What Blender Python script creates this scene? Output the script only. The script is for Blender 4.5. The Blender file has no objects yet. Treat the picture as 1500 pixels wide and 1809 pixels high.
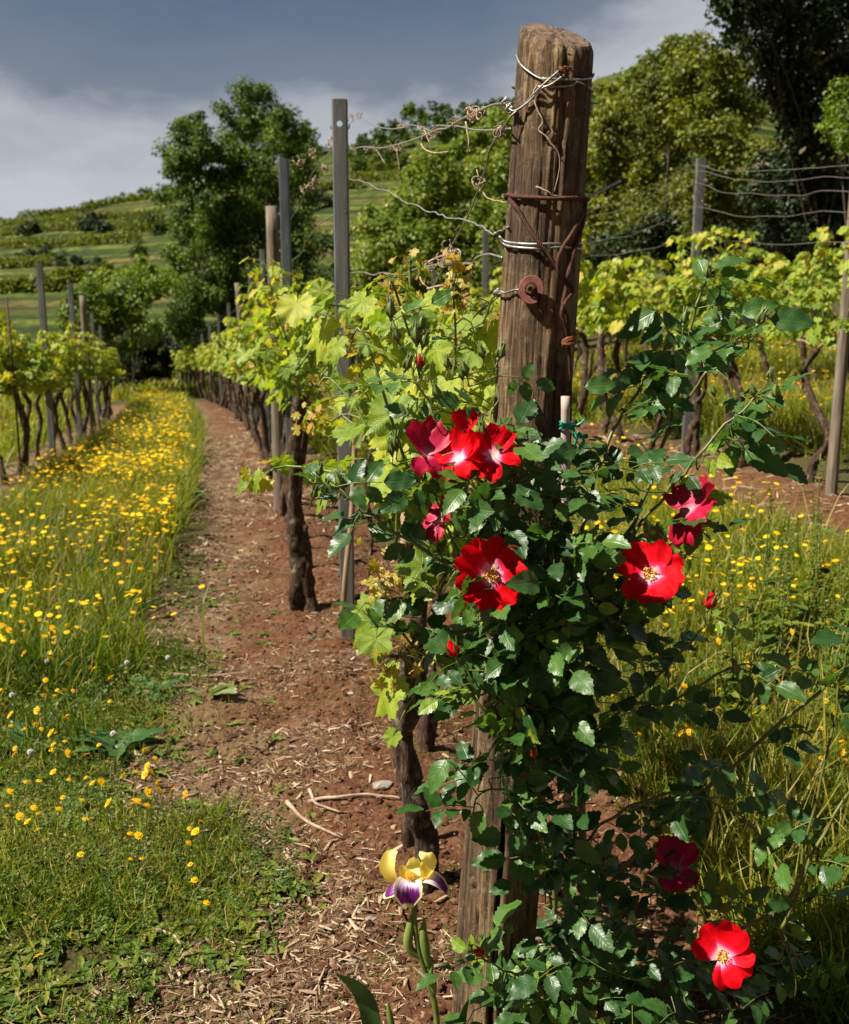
import bpy, math, random
import numpy as np
from mathutils import Vector, Matrix
random.seed(11); rng = np.random.default_rng(11)
S = bpy.context.scene; COL = S.collection
PI = math.pi

# ------------------------------------------------------------------ camera, world, sun
F = 1700.0; CX = 750.0; CY = 904.5; H = 1.5; TH = math.atan(324.5/1700.0)
ct, st = math.cos(TH), math.sin(TH)
cam = bpy.data.objects.new('camera', bpy.data.cameras.new('camera')); COL.objects.link(cam)
cam.data.sensor_fit = 'VERTICAL'; cam.data.sensor_height = 36; cam.data.sensor_width = 36
cam.data.lens = 36*F/1809; cam.data.clip_start = 0.05; cam.data.clip_end = 3000
cam.location = (0, 0, H); cam.rotation_euler = (PI/2-TH, 0, 0)
cam.data.dof.use_dof = True; cam.data.dof.focus_distance = 1.85; cam.data.dof.aperture_fstop = 6.3
S.camera = cam
S.view_settings.view_transform = 'Standard'; S.view_settings.look = 'None'
S.view_settings.exposure = 1.0; S.view_settings.gamma = 1
SUN = Vector((-0.80, -0.24, 1.04)).normalized()
sl = bpy.data.lights.new('sun', 'SUN'); sl.energy = 5.0; sl.angle = math.radians(0.5); sl.color = (1, .93, .80)
so = bpy.data.objects.new('sun', sl); COL.objects.link(so); so.rotation_euler = SUN.to_track_quat('Z', 'Y').to_euler()
so.location = (-20, 0, 30)

def nd(t, typ, ins=None, **props):
    n = t.nodes.new(typ)
    for k, v in props.items(): setattr(n, k, v)
    if ins:
        for k, v in ins.items():
            s = n.inputs[k]
            if isinstance(v, bpy.types.NodeSocket): t.links.new(v, s)
            else: s.default_value = v
    return n
def c4(c): return (c[0], c[1], c[2], 1)
def ramp(t, fac, stops, interp='LINEAR'):
    r = nd(t, 'ShaderNodeValToRGB', {0: fac}); r.color_ramp.interpolation = interp
    e = r.color_ramp.elements
    while len(e) < len(stops): e.new(0.5)
    for i, (p, c) in enumerate(stops):
        e[i].position = p; e[i].color = c4(c) if not isinstance(c, (int, float)) else (c, c, c, 1)
    return r.outputs[0]
def mixc(t, f, a, b, mode='MIX'):
    m = nd(t, 'ShaderNodeMix', data_type='RGBA', blend_type=mode)
    for i, v in ((0, f), (6, a), (7, b)):
        if isinstance(v, bpy.types.NodeSocket): t.links.new(v, m.inputs[i])
        else: m.inputs[i].default_value = v if i == 0 else c4(v)
    return m.outputs[2]
def mth(t, op, a, b=0.0, c=0.0, clamp=False):
    m = nd(t, 'ShaderNodeMath', {0: a, 1: b, 2: c}, operation=op); m.use_clamp = clamp
    return m.outputs[0]

W = bpy.data.worlds.new('World'); S.world = W; W.use_nodes = True
t = W.node_tree; t.nodes.clear()
sky = nd(t, 'ShaderNodeTexSky', sky_type='NISHITA', sun_disc=False, sun_elevation=math.asin(SUN.z),
         sun_rotation=math.atan2(SUN.x, SUN.y))
tc = nd(t, 'ShaderNodeTexCoord').outputs['Generated']
sx = nd(t, 'ShaderNodeSeparateXYZ', {0: tc})
mp = nd(t, 'ShaderNodeMapping', {0: tc, 'Scale': (1, 1, 2.6), 'Location': (.3, .1, .55)})
n1 = nd(t, 'ShaderNodeTexNoise', {'Vector': mp.outputs[0], 'Scale': 3.2, 'Detail': 5, 'Roughness': .55}).outputs[0]
n2 = nd(t, 'ShaderNodeTexNoise', {'Vector': mp.outputs[0], 'Scale': 9, 'Detail': 6, 'Roughness': .6}).outputs[0]
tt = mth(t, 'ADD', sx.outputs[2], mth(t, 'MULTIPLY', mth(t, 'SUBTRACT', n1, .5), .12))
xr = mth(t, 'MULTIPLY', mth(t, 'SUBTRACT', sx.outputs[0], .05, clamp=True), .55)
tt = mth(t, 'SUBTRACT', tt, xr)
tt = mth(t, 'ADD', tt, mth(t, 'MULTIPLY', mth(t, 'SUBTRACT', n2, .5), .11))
cl = ramp(t, tt, [(0, (.64, .66, .71)), (.14, (.60, .62, .67)), (.19, (.46, .49, .54)), (.228, (.19, .24, .31)), (.30, (.095, .155, .245)), (.42, (.09, .13, .20)), (1, (.12, .15, .21))])  # upper stops: unseen overhead cloud, kept dark to cut ambient light
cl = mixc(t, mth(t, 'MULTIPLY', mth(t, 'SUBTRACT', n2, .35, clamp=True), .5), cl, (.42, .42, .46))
fr_w = ramp(t, mth(t, 'MULTIPLY_ADD', sx.outputs[1], .5, .5), [(.25, .35), (.75, 1)])  # dims the unseen sky behind the camera, added to deepen contrast
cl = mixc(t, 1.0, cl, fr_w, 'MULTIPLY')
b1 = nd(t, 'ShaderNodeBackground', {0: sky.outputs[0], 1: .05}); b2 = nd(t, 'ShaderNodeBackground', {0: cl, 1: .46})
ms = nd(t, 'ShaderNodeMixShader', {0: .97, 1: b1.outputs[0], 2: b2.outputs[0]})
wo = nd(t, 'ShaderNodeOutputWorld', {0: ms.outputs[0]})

# ------------------------------------------------------------------ projection helpers (photo pixels 1500x1809)
def ray(px, py):
    dx = (px-CX)/F; dy = (CY-py)/F
    return np.array([dx, ct+dy*st, -st+dy*ct])
def P(px, py, Y):
    d = ray(px, py); return np.array([0, 0, H]) + d*(Y/d[1])
def crow(y):
    y = np.asarray(y, float); yy = np.clip(y, 0, 46)
    return -0.2*y - 0.00004*yy**3 - np.where(y > 46, (y-46)*.25, 0)
def hsh(ix, iy, iz, s):
    n = (ix.astype(np.int64)*374761393 + iy.astype(np.int64)*668265263 + iz.astype(np.int64)*1442695041 + s*1274126177) & 0xffffffff
    n = ((n ^ (n >> 13))*1274126177) & 0xffffffff
    n = ((n ^ (n >> 16))*2246822519) & 0xffffffff
    return ((n ^ (n >> 15)) & 0xffffff)/float(0xffffff)
def vn(x, y, z=0.0, s=0):
    x, y, z = np.broadcast_arrays(np.asarray(x, float), np.asarray(y, float), np.asarray(z, float))
    ix, iy, iz = np.floor(x), np.floor(y), np.floor(z)
    fx, fy, fz = x-ix, y-iy, z-iz
    fx = fx*fx*(3-2*fx); fy = fy*fy*(3-2*fy); fz = fz*fz*(3-2*fz)
    r = 0
    for a in (0, 1):
        for b in (0, 1):
            for c in (0, 1):
                w = (fx if a else 1-fx)*(fy if b else 1-fy)*(fz if c else 1-fz)
                r = r + w*hsh(ix+a, iy+b, iz+c, s)
    return r*2-1
def fbm(x, y, z=0.0, o=4, s=0):
    r = 0; a = 1
    for i in range(o): r = r + a*vn(x*2**i, y*2**i, np.asarray(z)*2**i, s+i); a *= .5
    return r
CU = np.array([-60, -20, -6, -3.6, -2.5, -1.4, 1.0, 2.2, 3.8, 7, 12, 30, 60, 600]); CZ = np.array([-3, -1.6, -.45, -.2, -.14, 0, 0.0, .17, .42, .85, 1.7, 5, 8, 8])
def soilw(x, y):           # 1 = bare earth under the rows, 0 = meadow
    u = x - crow(y)
    n = .30*fbm(x*1.7, y*1.7, o=4, s=5)
    w = np.zeros_like(u)
    for c, hw in ((.45, .95), (-2.5, .75), (3.75, .62), (-6, .6), (7.4, .8)):
        h2 = hw - (.16*np.clip((3.8-y)/1.4, 0, 1)*(u < c) if c == .45 else 0)
        w = np.maximum(w, np.clip((h2 - np.abs(u-c) + n)/.42, 0, 1))
    lim = np.clip((34-y)/6, 0, 1)
    return w*lim
def gnd(x, y):
    x = np.asarray(x, float); y = np.asarray(y, float)
    u = x - crow(y)
    z = np.interp(u, CU, CZ) - .035*np.clip(y-8, 0, 40)
    near = np.exp(-np.clip(np.hypot(x, y)-6, 0, None)/8)
    sw = soilw(x, y)
    z = z + .035*fbm(x*.9, y*.9, o=2, s=1)*np.clip(near+.3, 0, 1)
    z = z + sw*near*(.020*fbm(x*7, y*7, o=3, s=2) + .007*np.abs(fbm(x*34, y*34, o=2, s=3)))
    for c in (.5, -2.5, 3.8): z = z + .05*np.exp(-((u-c)/.28)**2)*np.clip((30-y)/5, 0, 1)
    return z
def G1(x, y): return float(gnd(np.array([x]), np.array([y]))[0])
def GP(px, py):
    d = ray(px, py); k = (H)/-d[2]
    for _ in range(12):
        q = d*k; k = (H-G1(q[0], q[1]))/-d[2]
    q = d*k; return np.array([q[0], q[1], H+q[2]])
def topix(p):
    x, y, z = p[..., 0], p[..., 1], p[..., 2]-H
    zc = y*ct - z*st; up = y*st + z*ct
    return CX+F*x/zc, CY-F*up/zc

# ------------------------------------------------------------------ materials
def newmat(name):
    m = bpy.data.materials.new(name); m.use_nodes = True; t = m.node_tree; t.nodes.clear()
    o = nd(t, 'ShaderNodeOutputMaterial'); return m, t, o
def luv(t):
    a = nd(t, 'ShaderNodeAttribute', attribute_name='luv'); s = nd(t, 'ShaderNodeSeparateXYZ', {0: a.outputs['Vector']})
    return s.outputs
def leafmat(name, stops, rough=.45, trans=.35, spec=.5, vein=None, tcol=1.3, bump=.3):
    m, t, o = newmat(name); L = luv(t)
    col = ramp(t, L[2], stops)
    bn = None
    if vein:
        ax = mth(t, 'ABSOLUTE', L[0])
        if vein == 'rose':
            q = mth(t, 'SUBTRACT', mth(t, 'MULTIPLY', L[1], 9), mth(t, 'MULTIPLY', ax, 2.2))
            w = mth(t, 'PINGPONG', q, .5); side = ramp(t, w, [(0, .35), (.12, .12), (.5, 0)])
            mid = ramp(t, ax, [(0, 1), (.05, .6), (.1, 0)])
        else:
            an = mth(t, 'ABSOLUTE', mth(t, 'ARCTAN2', L[0], L[1])); rr = mth(t, 'SQRT', mth(t, 'ADD', mth(t, 'MULTIPLY', L[0], L[0]), mth(t, 'MULTIPLY', L[1], L[1])))
            pp = mth(t, 'PINGPONG', mth(t, 'ADD', an, .0), .46)
            d = mth(t, 'MULTIPLY', pp, rr); mid = ramp(t, d, [(0, 1), (.014, .7), (.035, 0)])
            q = mth(t, 'SUBTRACT', mth(t, 'MULTIPLY', rr, 8), mth(t, 'MULTIPLY', pp, 7))
            side = ramp(t, mth(t, 'PINGPONG', q, .5), [(0, .6), (.12, .2), (.3, 0)])
        v = mth(t, 'MAXIMUM', mid, side)
        lt = mixc(t, 1.0, col, (1.6, 1.5, 1.5) if vein == 'rose' else (1.25, 1.25, 1.6), 'MULTIPLY')
        col = mixc(t, mth(t, 'MULTIPLY', v, .55), col, lt)
        nz = nd(t, 'ShaderNodeTexNoise', {'Scale': 160, 'Detail': 2}).outputs[0]
        hgt = mth(t, 'SUBTRACT', mth(t, 'MULTIPLY', nz, .5), v)
        bn = nd(t, 'ShaderNodeBump', {'Strength': bump, 'Distance': .0012, 'Height': hgt}).outputs[0]
    if vein:
        nv = nd(t, 'ShaderNodeTexNoise', {'Vector': nd(t, 'ShaderNodeVectorMath', {0: nd(t, 'ShaderNodeAttribute', attribute_name='luv').outputs['Vector'], 1: (1, 1, 37)}, operation='MULTIPLY').outputs[0], 'Scale': 3.0, 'Detail': 4, 'Roughness': .65}).outputs[0]
        col = mixc(t, 1.0, col, ramp(t, nv, [(.3, (.62, .70, .7)), (.5, (1, 1, 1)), (.7, (1.35, 1.15, 1.1))]), 'MULTIPLY')
    p = nd(t, 'ShaderNodeBsdfPrincipled', {'Base Color': col, 'Roughness': rough, 'Specular IOR Level': spec})
    tr = nd(t, 'ShaderNodeBsdfTranslucent', {0: mixc(t, 1.0, col, (tcol*1.15, tcol*1.1, tcol*.5), 'MULTIPLY')})
    if bn: t.links.new(bn, p.inputs['Normal'])
    mx = nd(t, 'ShaderNodeMixShader', {0: trans, 1: p.outputs[0], 2: tr.outputs[0]})
    t.links.new(mx.outputs[0], o.inputs[0]); return m
def simple(name, c1, c2, scale=20, rough=.6, metal=0.0, bump=.3, dist=.002, sc=(1, 1, 1), spec=.5, detail=5, stops=None):
    m, t, o = newmat(name)
    tc = nd(t, 'ShaderNodeTexCoord').outputs['Object']
    mp = nd(t, 'ShaderNodeMapping', {0: tc, 'Scale': sc})
    n = nd(t, 'ShaderNodeTexNoise', {'Vector': mp.outputs[0], 'Scale': scale, 'Detail': detail, 'Roughness': .6}).outputs[0]
    col = ramp(t, n, stops or [(.32, c1), (.68, c2)])
    b = nd(t, 'ShaderNodeBump', {'Strength': bump, 'Distance': dist, 'Height': n})
    p = nd(t, 'ShaderNodeBsdfPrincipled', {'Base Color': col, 'Roughness': rough, 'Metallic': metal, 'Normal': b.outputs[0], 'Specular IOR Level': spec})
    t.links.new(p.outputs[0], o.inputs[0]); return m
M = {}
M['vine_leaf'] = leafmat('vine_leaf', [(0, (.12, .20, .018)), (.35, (.20, .30, .025)), (.7, (.33, .42, .035)), (.9, (.48, .48, .05)), (1, (.5, .36, .05))], .42, .42, .45, 'vine', 1.3, .7)
M['vine_leaf_far'] = leafmat('vine_leaf_far', [(0, (.12, .18, .018)), (.4, (.21, .30, .025)), (.8, (.36, .41, .04)), (1, (.5, .38, .05))], .5, .4, .4)
M['hill_leaf'] = leafmat('hill_vine_leaf', [(0, (.05, .075, .010)), (.5, (.14, .18, .020)), (1, (.25, .27, .03))], .5, .3, .3)
M['shoot_tip'] = leafmat('shoot_tip', [(0, (.38, .26, .05)), (.5, (.45, .38, .07)), (1, (.38, .22, .06))], .5, .35, .4)
M['rose_leaf'] = leafmat('rose_leaf', [(0, (.014, .048, .010)), (.4, (.030, .090, .018)), (.8, (.075, .165, .024)), (.94, (.16, .26, .028)), (1, (.23, .30, .03))], .41, .30, .6, 'rose', 1.8, .38)
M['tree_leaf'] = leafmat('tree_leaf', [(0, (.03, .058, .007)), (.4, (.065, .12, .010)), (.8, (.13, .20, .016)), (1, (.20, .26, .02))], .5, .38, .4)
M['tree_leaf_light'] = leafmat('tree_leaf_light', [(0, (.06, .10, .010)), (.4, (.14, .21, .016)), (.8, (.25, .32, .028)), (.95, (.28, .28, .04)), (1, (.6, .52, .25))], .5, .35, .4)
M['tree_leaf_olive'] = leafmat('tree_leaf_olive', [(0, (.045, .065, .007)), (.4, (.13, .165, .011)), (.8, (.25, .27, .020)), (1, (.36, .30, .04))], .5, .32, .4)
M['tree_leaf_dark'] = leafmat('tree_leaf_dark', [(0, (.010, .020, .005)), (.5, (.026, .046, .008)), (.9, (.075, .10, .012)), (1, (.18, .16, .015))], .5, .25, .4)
M['grass'] = leafmat('grass', [(0, (.03, .075, .008)), (.35, (.09, .155, .010)), (.65, (.21, .25, .016)), (.85, (.34, .30, .035)), (1, (.55, .45, .19))], .5, .42, .35)
M['dry'] = leafmat('dry_stalk', [(0, (.2, .11, .04)), (1, (.30, .17, .07))], .7, .2, .2)
M['weed'] = leafmat('weed', [(0, (.03, .065, .010)), (.4, (.08, .135, .015)), (.75, (.17, .21, .025)), (.92, (.20, .18, .04)), (1, (.30, .22, .09))], .5, .3, .3)
M['dock'] = leafmat('dock', [(0, (.04, .10, .03)), (.6, (.08, .16, .04)), (1, (.22, .28, .12))], .4, .25, .5, 'rose', 1.3)
M['green_stem'] = simple('green_stem', (.06, .11, .02), (.16, .20, .04), 60, .45)
M['rose_cane'] = simple('rose_cane', (.06, .10, .02), (.17, .16, .04), 25, .42, bump=.2)
M['yellow'] = leafmat('yellow_petal', [(0, (.70, .36, .004)), (.5, (.78, .50, .006)), (1, (.80, .58, .012))], .6, .25, .2)
M['white_seed'] = simple('seed_head', (.5, .5, .45), (.75, .75, .7), 90, .9)
M['iris_yellow'] = leafmat('iris_yellow', [(0, (.80, .52, .02)), (.5, (.86, .68, .12)), (1, (.88, .80, .38))], .5, .35, .3)
M['iris_leaf'] = leafmat('iris_leaf', [(0, (.02, .07, .02)), (1, (.05, .13, .03))], .4, .2, .5)
M['metal'] = simple('galvanised_steel', (.06, .06, .055), (.21, .21, .20), 22, .55, .35, .3, .001, (1, 1, .12))
M['metal_dark'] = simple('dull_steel', (.07, .08, .09), (.15, .16, .17), 10, .5, .5, .15, .001, (1, 1, .3))
M['wire'] = simple('wire', (.20, .195, .185), (.42, .41, .39), 90, .45, .6, .2, .0005)
M['wire_old'] = simple('wire_old', (.13, .11, .09), (.34, .32, .29), 90, .5, .6, .2, .0005)
M['rust'] = simple('rusty_cable', (.030, .012, .008), (.14, .05, .025), 120, .85, .1, .6, .001)
M['rust_knot'] = simple('rusty_knot', (.10, .03, .012), (.30, .09, .03), 120, .9, .0, .6, .001)
M['rust_plate'] = simple('rusty_plate', (.14, .045, .035), (.30, .11, .085), 50, .65, .3, .5, .001)
M['tendril'] = simple('dry_tendril', (.20, .13, .08), (.52, .40, .29), 70, .8)
M['tie'] = simple('green_plastic', (.01, .22, .13), (.02, .32, .19), 60, .4, 0, .1)
M['stake'] = simple('stake', (.20, .15, .13), (.50, .40, .36), 18, .7, 0, .5, .002, (1, 1, .15))
M['cane'] = simple('brown_cane', (.16, .09, .05), (.36, .24, .15), 30, .75, 0, .4, .002, (1, 1, .3))
M['twig'] = simple('dead_twig', (.16, .10, .06), (.46, .34, .24), 18, .85, 0, .4)
M['stone'] = simple('stone', (.16, .13, .11), (.38, .32, .28), 40, .9, 0, .5, .004)
M['poppy'] = simple('poppy_red', (.6, .02, .005), (.8, .05, .01), 40, .6)
M['tree_bark'] = simple('old_bark', (.03, .022, .015), (.10, .075, .05), 12, .9, 0, .6, .02)  # dark brown bark of tree trunks and limbs
M['pole_wood'] = simple('pole_wood', (.07, .05, .035), (.24, .19, .14), 9, .85, 0, .7, .004, (6, 6, .4))

def bark():
    m, t, o = newmat('vine_bark')
    tc = nd(t, 'ShaderNodeTexCoord').outputs['Object']
    mp = nd(t, 'ShaderNodeMapping', {0: tc, 'Scale': (1, 1, .22)})
    n = nd(t, 'ShaderNodeTexNoise', {'Vector': mp.outputs[0], 'Scale': 110, 'Detail': 6, 'Roughness': .7}).outputs[0]
    n2 = nd(t, 'ShaderNodeTexNoise', {'Vector': tc, 'Scale': 24, 'Detail': 5, 'Roughness': .65}).outputs[0]
    col = ramp(t, n, [(.3, (.012, .007, .005)), (.5, (.055, .032, .02)), (.66, (.15, .10, .07)), (.8, (.25, .19, .14))])
    col = mixc(t, ramp(t, n2, [(.56, 0), (.66, .75)]), col, (.22, .20, .15))
    b = nd(t, 'ShaderNodeBump', {'Strength': 1.0, 'Distance': .008, 'Height': n})
    p = nd(t, 'ShaderNodeBsdfPrincipled', {'Base Color': col, 'Roughness': .92, 'Normal': b.outputs[0], 'Specular IOR Level': .2})
    t.links.new(p.outputs[0], o.inputs[0]); return m
M['bark'] = bark()

def postmat():
    m, t, o = newmat('weathered_post_wood'); L = luv(t)      # luv = (angle*r, height, crackmask)
    geo = nd(t, 'ShaderNodeTexCoord').outputs['Object']
    mp = nd(t, 'ShaderNodeMapping', {0: geo, 'Scale': (1, 1, .10)})
    n = nd(t, 'ShaderNodeTexNoise', {'Vector': mp.outputs[0], 'Scale': 62, 'Detail': 8, 'Roughness': .72, 'Distortion': 1.3}).outputs[0]
    mp2 = nd(t, 'ShaderNodeMapping', {0: geo, 'Scale': (1, 1, .3)})
    n2 = nd(t, 'ShaderNodeTexNoise', {'Vector': mp2.outputs[0], 'Scale': 11, 'Detail': 5, 'Roughness': .6}).outputs[0]
    mp3 = nd(t, 'ShaderNodeMapping', {0: geo, 'Scale': (1, 1, .035)})
    n3 = nd(t, 'ShaderNodeTexNoise', {'Vector': mp3.outputs[0], 'Scale': 170, 'Detail': 3, 'Roughness': .6}).outputs[0]
    n4 = nd(t, 'ShaderNodeTexNoise', {'Vector': geo, 'Scale': 45, 'Detail': 6, 'Roughness': .7}).outputs[0]
    col = ramp(t, n, [(.28, (.022, .012, .006)), (.42, (.095, .055, .028)), (.55, (.22, .145, .078)), (.68, (.35, .25, .15)), (.8, (.46, .36, .24))])
    col = mixc(t, ramp(t, n2, [(.42, .85), (.58, 0)]), col, (.055, .033, .020))
    col = mixc(t, ramp(t, n3, [(.28, 1), (.37, 0)]), col, (.012, .007, .005))
    col = mixc(t, ramp(t, n4, [(.33, .5), (.45, 0)]), col, (.05, .03, .02))
    n5 = nd(t, 'ShaderNodeTexNoise', {'Vector': nd(t, 'ShaderNodeMapping', {0: geo, 'Scale': (1, 1, 5)}).outputs[0], 'Scale': 16, 'Detail': 3, 'Distortion': 1.2}).outputs[0]
    col = mixc(t, ramp(t, mth(t, 'ABSOLUTE', mth(t, 'SUBTRACT', n5, .5)), [(0, .8), (.012, 0)]), col, (.03, .018, .011))
    col = mixc(t, ramp(t, n4, [(.55, 0), (.72, .5)]), col, (.36, .29, .21))
    col = mixc(t, L[2], col, (.006, .004, .003))
    h = mth(t, 'ADD', n, mth(t, 'MULTIPLY', ramp(t, n3, [(.28, 0), (.4, 1)]), .6))
    h = mth(t, 'ADD', h, mth(t, 'MULTIPLY', n4, .3))
    b = nd(t, 'ShaderNodeBump', {'Strength': 1.0, 'Distance': .006, 'Height': h})
    p = nd(t, 'ShaderNodeBsdfPrincipled', {'Base Color': col, 'Roughness': .85, 'Normal': b.outputs[0], 'Specular IOR Level': .25})
    t.links.new(p.outputs[0], o.inputs[0]); return m
M['post'] = postmat()

def petalmat(name='rose_petal', dark=1.0):
    m, t, o = newmat(name); L = luv(t)
    col = ramp(t, L[1], [(0, (.8, .62, .35)), (.10, (.85, .72, .74)), (.20, (.85, .40, .58)), (.30, (.74, .03, .12)), (.42, (.72, .003, .012)), (1, (.66*dark, .002, .007))])
    w = nd(t, 'ShaderNodeTexNoise', {'Vector': nd(t, 'ShaderNodeCombineXYZ', {0: mth(t, 'MULTIPLY', L[0], 9), 1: L[1], 2: L[2]}).outputs[0], 'Scale': 2.2, 'Detail': 3}).outputs[0]
    b = nd(t, 'ShaderNodeBump', {'Strength': .35, 'Distance': .002, 'Height': w})
    p = nd(t, 'ShaderNodeBsdfPrincipled', {'Base Color': col, 'Roughness': .6, 'Specular IOR Level': .10, 'Normal': b.outputs[0]})
    back = mixc(t, .15, col, (.6, .03, .10))
    tr = nd(t, 'ShaderNodeBsdfTranslucent', {0: mixc(t, 1, back, (1.2, .3, .5), 'MULTIPLY')})
    mx = nd(t, 'ShaderNodeMixShader', {0: .35, 1: p.outputs[0], 2: tr.outputs[0]})
    t.links.new(mx.outputs[0], o.inputs[0]); return m
M['petal'] = petalmat()
def petalback():
    m, t, o = newmat('rose_petal_back'); L = luv(t)
    col = ramp(t, L[1], [(0, (.7, .5, .4)), (.10, (.65, .22, .30)), (.30, (.48, .012, .07)), (1, (.40, .003, .025))])
    p = nd(t, 'ShaderNodeBsdfPrincipled', {'Base Color': col, 'Roughness': .5, 'Specular IOR Level': .3})
    tr = nd(t, 'ShaderNodeBsdfTranslucent', {0: col})
    mx = nd(t, 'ShaderNodeMixShader', {0: .3, 1: p.outputs[0], 2: tr.outputs[0]})
    t.links.new(mx.outputs[0], o.inputs[0]); return m
M['petal_back'] = petalback()
M['stamen'] = simple('stamen', (.75, .33, .02), (.9, .6, .08), 300, .6)
def fallmat():
    m, t, o = newmat('iris_fall'); L = luv(t)
    ax = mth(t, 'ABSOLUTE', L[0])
    cmb = nd(t, 'ShaderNodeCombineXYZ', {0: mth(t, 'MULTIPLY', L[0], 15), 1: mth(t, 'MULTIPLY', L[1], 1.2), 2: L[2]}).outputs[0]
    w = nd(t, 'ShaderNodeTexNoise', {'Vector': cmb, 'Scale': 1.6, 'Detail': 2}).outputs[0]
    base = ramp(t, mth(t, 'ADD', L[1], mth(t, 'MULTIPLY', mth(t, 'SUBTRACT', w, .5), .9)), [(.25, (.82, .78, .72)), (.5, (.62, .45, .66)), (.62, (.16, .012, .20)), (1, (.10, .004, .13))])
    edge = mth(t, 'MAXIMUM', ramp(t, ax, [(.80, 0), (.9, 1)]), ramp(t, L[1], [(.90, 0), (.95, 1)]))
    col = mixc(t, edge, base, (.85, .76, .38))
    p = nd(t, 'ShaderNodeBsdfPrincipled', {'Base Color': col, 'Roughness': .6, 'Specular IOR Level': .3})
    tr = nd(t, 'ShaderNodeBsdfTranslucent', {0: col})
    mx = nd(t, 'ShaderNodeMixShader', {0: .25, 1: p.outputs[0], 2: tr.outputs[0]})
    t.links.new(mx.outputs[0], o.inputs[0]); return m
M['fall'] = fallmat()

def groundmat():
    m, t, o = newmat('vineyard_earth'); L = luv(t)
    tc = nd(t, 'ShaderNodeTexCoord').outputs['Object']
    n = nd(t, 'ShaderNodeTexNoise', {'Vector': tc, 'Scale': 3, 'Detail': 8, 'Roughness': .7}).outputs[0]
    n2 = nd(t, 'ShaderNodeTexNoise', {'Vector': tc, 'Scale': 45, 'Detail': 6, 'Roughness': .7}).outputs[0]
    v = nd(t, 'ShaderNodeTexVoronoi', {'Vector': tc, 'Scale': 70}).outputs['Distance']
    soil = ramp(t, n2, [(.3, (.035, .014, .007)), (.5, (.105, .045, .021)), (.72, (.19, .095, .052))])
    soil = mixc(t, ramp(t, mth(t, 'ADD', n, mth(t, 'MULTIPLY', mth(t, 'SUBTRACT', L[1], .5), .22)), [(.42, 0), (.62, .65)]), soil, (.20, .135, .080))
    gr = ramp(t, n2, [(.3, (.025, .022, .008)), (.55, (.07, .06, .02)), (.75, (.16, .12, .05))])
    f = mth(t, 'ADD', L[0], mth(t, 'MULTIPLY', mth(t, 'SUBTRACT', n2, .5), 1.6), clamp=True)
    col = mixc(t, ramp(t, f, [(.35, 0), (.65, 1)]), gr, soil)
    h = mth(t, 'ADD', n2, mth(t, 'MULTIPLY', v, .5))
    b = nd(t, 'ShaderNodeBump', {'Strength': .9, 'Distance': .012, 'Height': h})
    p = nd(t, 'ShaderNodeBsdfPrincipled', {'Base Color': col, 'Roughness': .95, 'Normal': b.outputs[0], 'Specular IOR Level': .15})
    t.links.new(p.outputs[0], o.inputs[0]); return m
M['ground'] = groundmat()
def hillmat():
    m, t, o = newmat('hill_grass')
    tc = nd(t, 'ShaderNodeTexCoord').outputs['Object']
    s = nd(t, 'ShaderNodeSeparateXYZ', {0: tc})
    n = nd(t, 'ShaderNodeTexNoise', {'Vector': tc, 'Scale': .035, 'Detail': 6, 'Roughness': .65}).outputs[0]
    n2 = nd(t, 'ShaderNodeTexNoise', {'Vector': tc, 'Scale': .5, 'Detail': 5, 'Roughness': .7}).outputs[0]
    q = mth(t, 'ADD', mth(t, 'MULTIPLY', s.outputs[2], .16), mth(t, 'MULTIPLY', n, 1.3))
    q = mth(t, 'ADD', q, mth(t, 'MULTIPLY', n2, .22))
    band = mth(t, 'PINGPONG', q, .5)
    col = ramp(t, band, [(0, (.015, .026, .008)), (.08, (.04, .055, .012)), (.16, (.15, .17, .028)), (.27, (.09, .11, .02)), (.36, (.05, .07, .016)), (.45, (.15, .11, .038))])
    col = mixc(t, ramp(t, n, [(.45, 0), (.62, .65)]), col, (.045, .066, .015))
    col = mixc(t, ramp(t, n2, [(.4, .75), (.56, 0)]), col, (.022, .034, .011))
    fr_ = mth(t, 'PINGPONG', mth(t, 'ADD', mth(t, 'MULTIPLY', s.outputs[2], .85), mth(t, 'MULTIPLY', n, 1.5)), .5)
    col = mixc(t, mth(t, 'MULTIPLY', ramp(t, fr_, [(.12, 1), (.25, 0)]), .7), col, (.02, .032, .010))
    p = nd(t, 'ShaderNodeBsdfPrincipled', {'Base Color': col, 'Roughness': .95, 'Specular IOR Level': .1})
    t.links.new(p.outputs[0], o.inputs[0]); return m
M['hill'] = hillmat()

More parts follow.
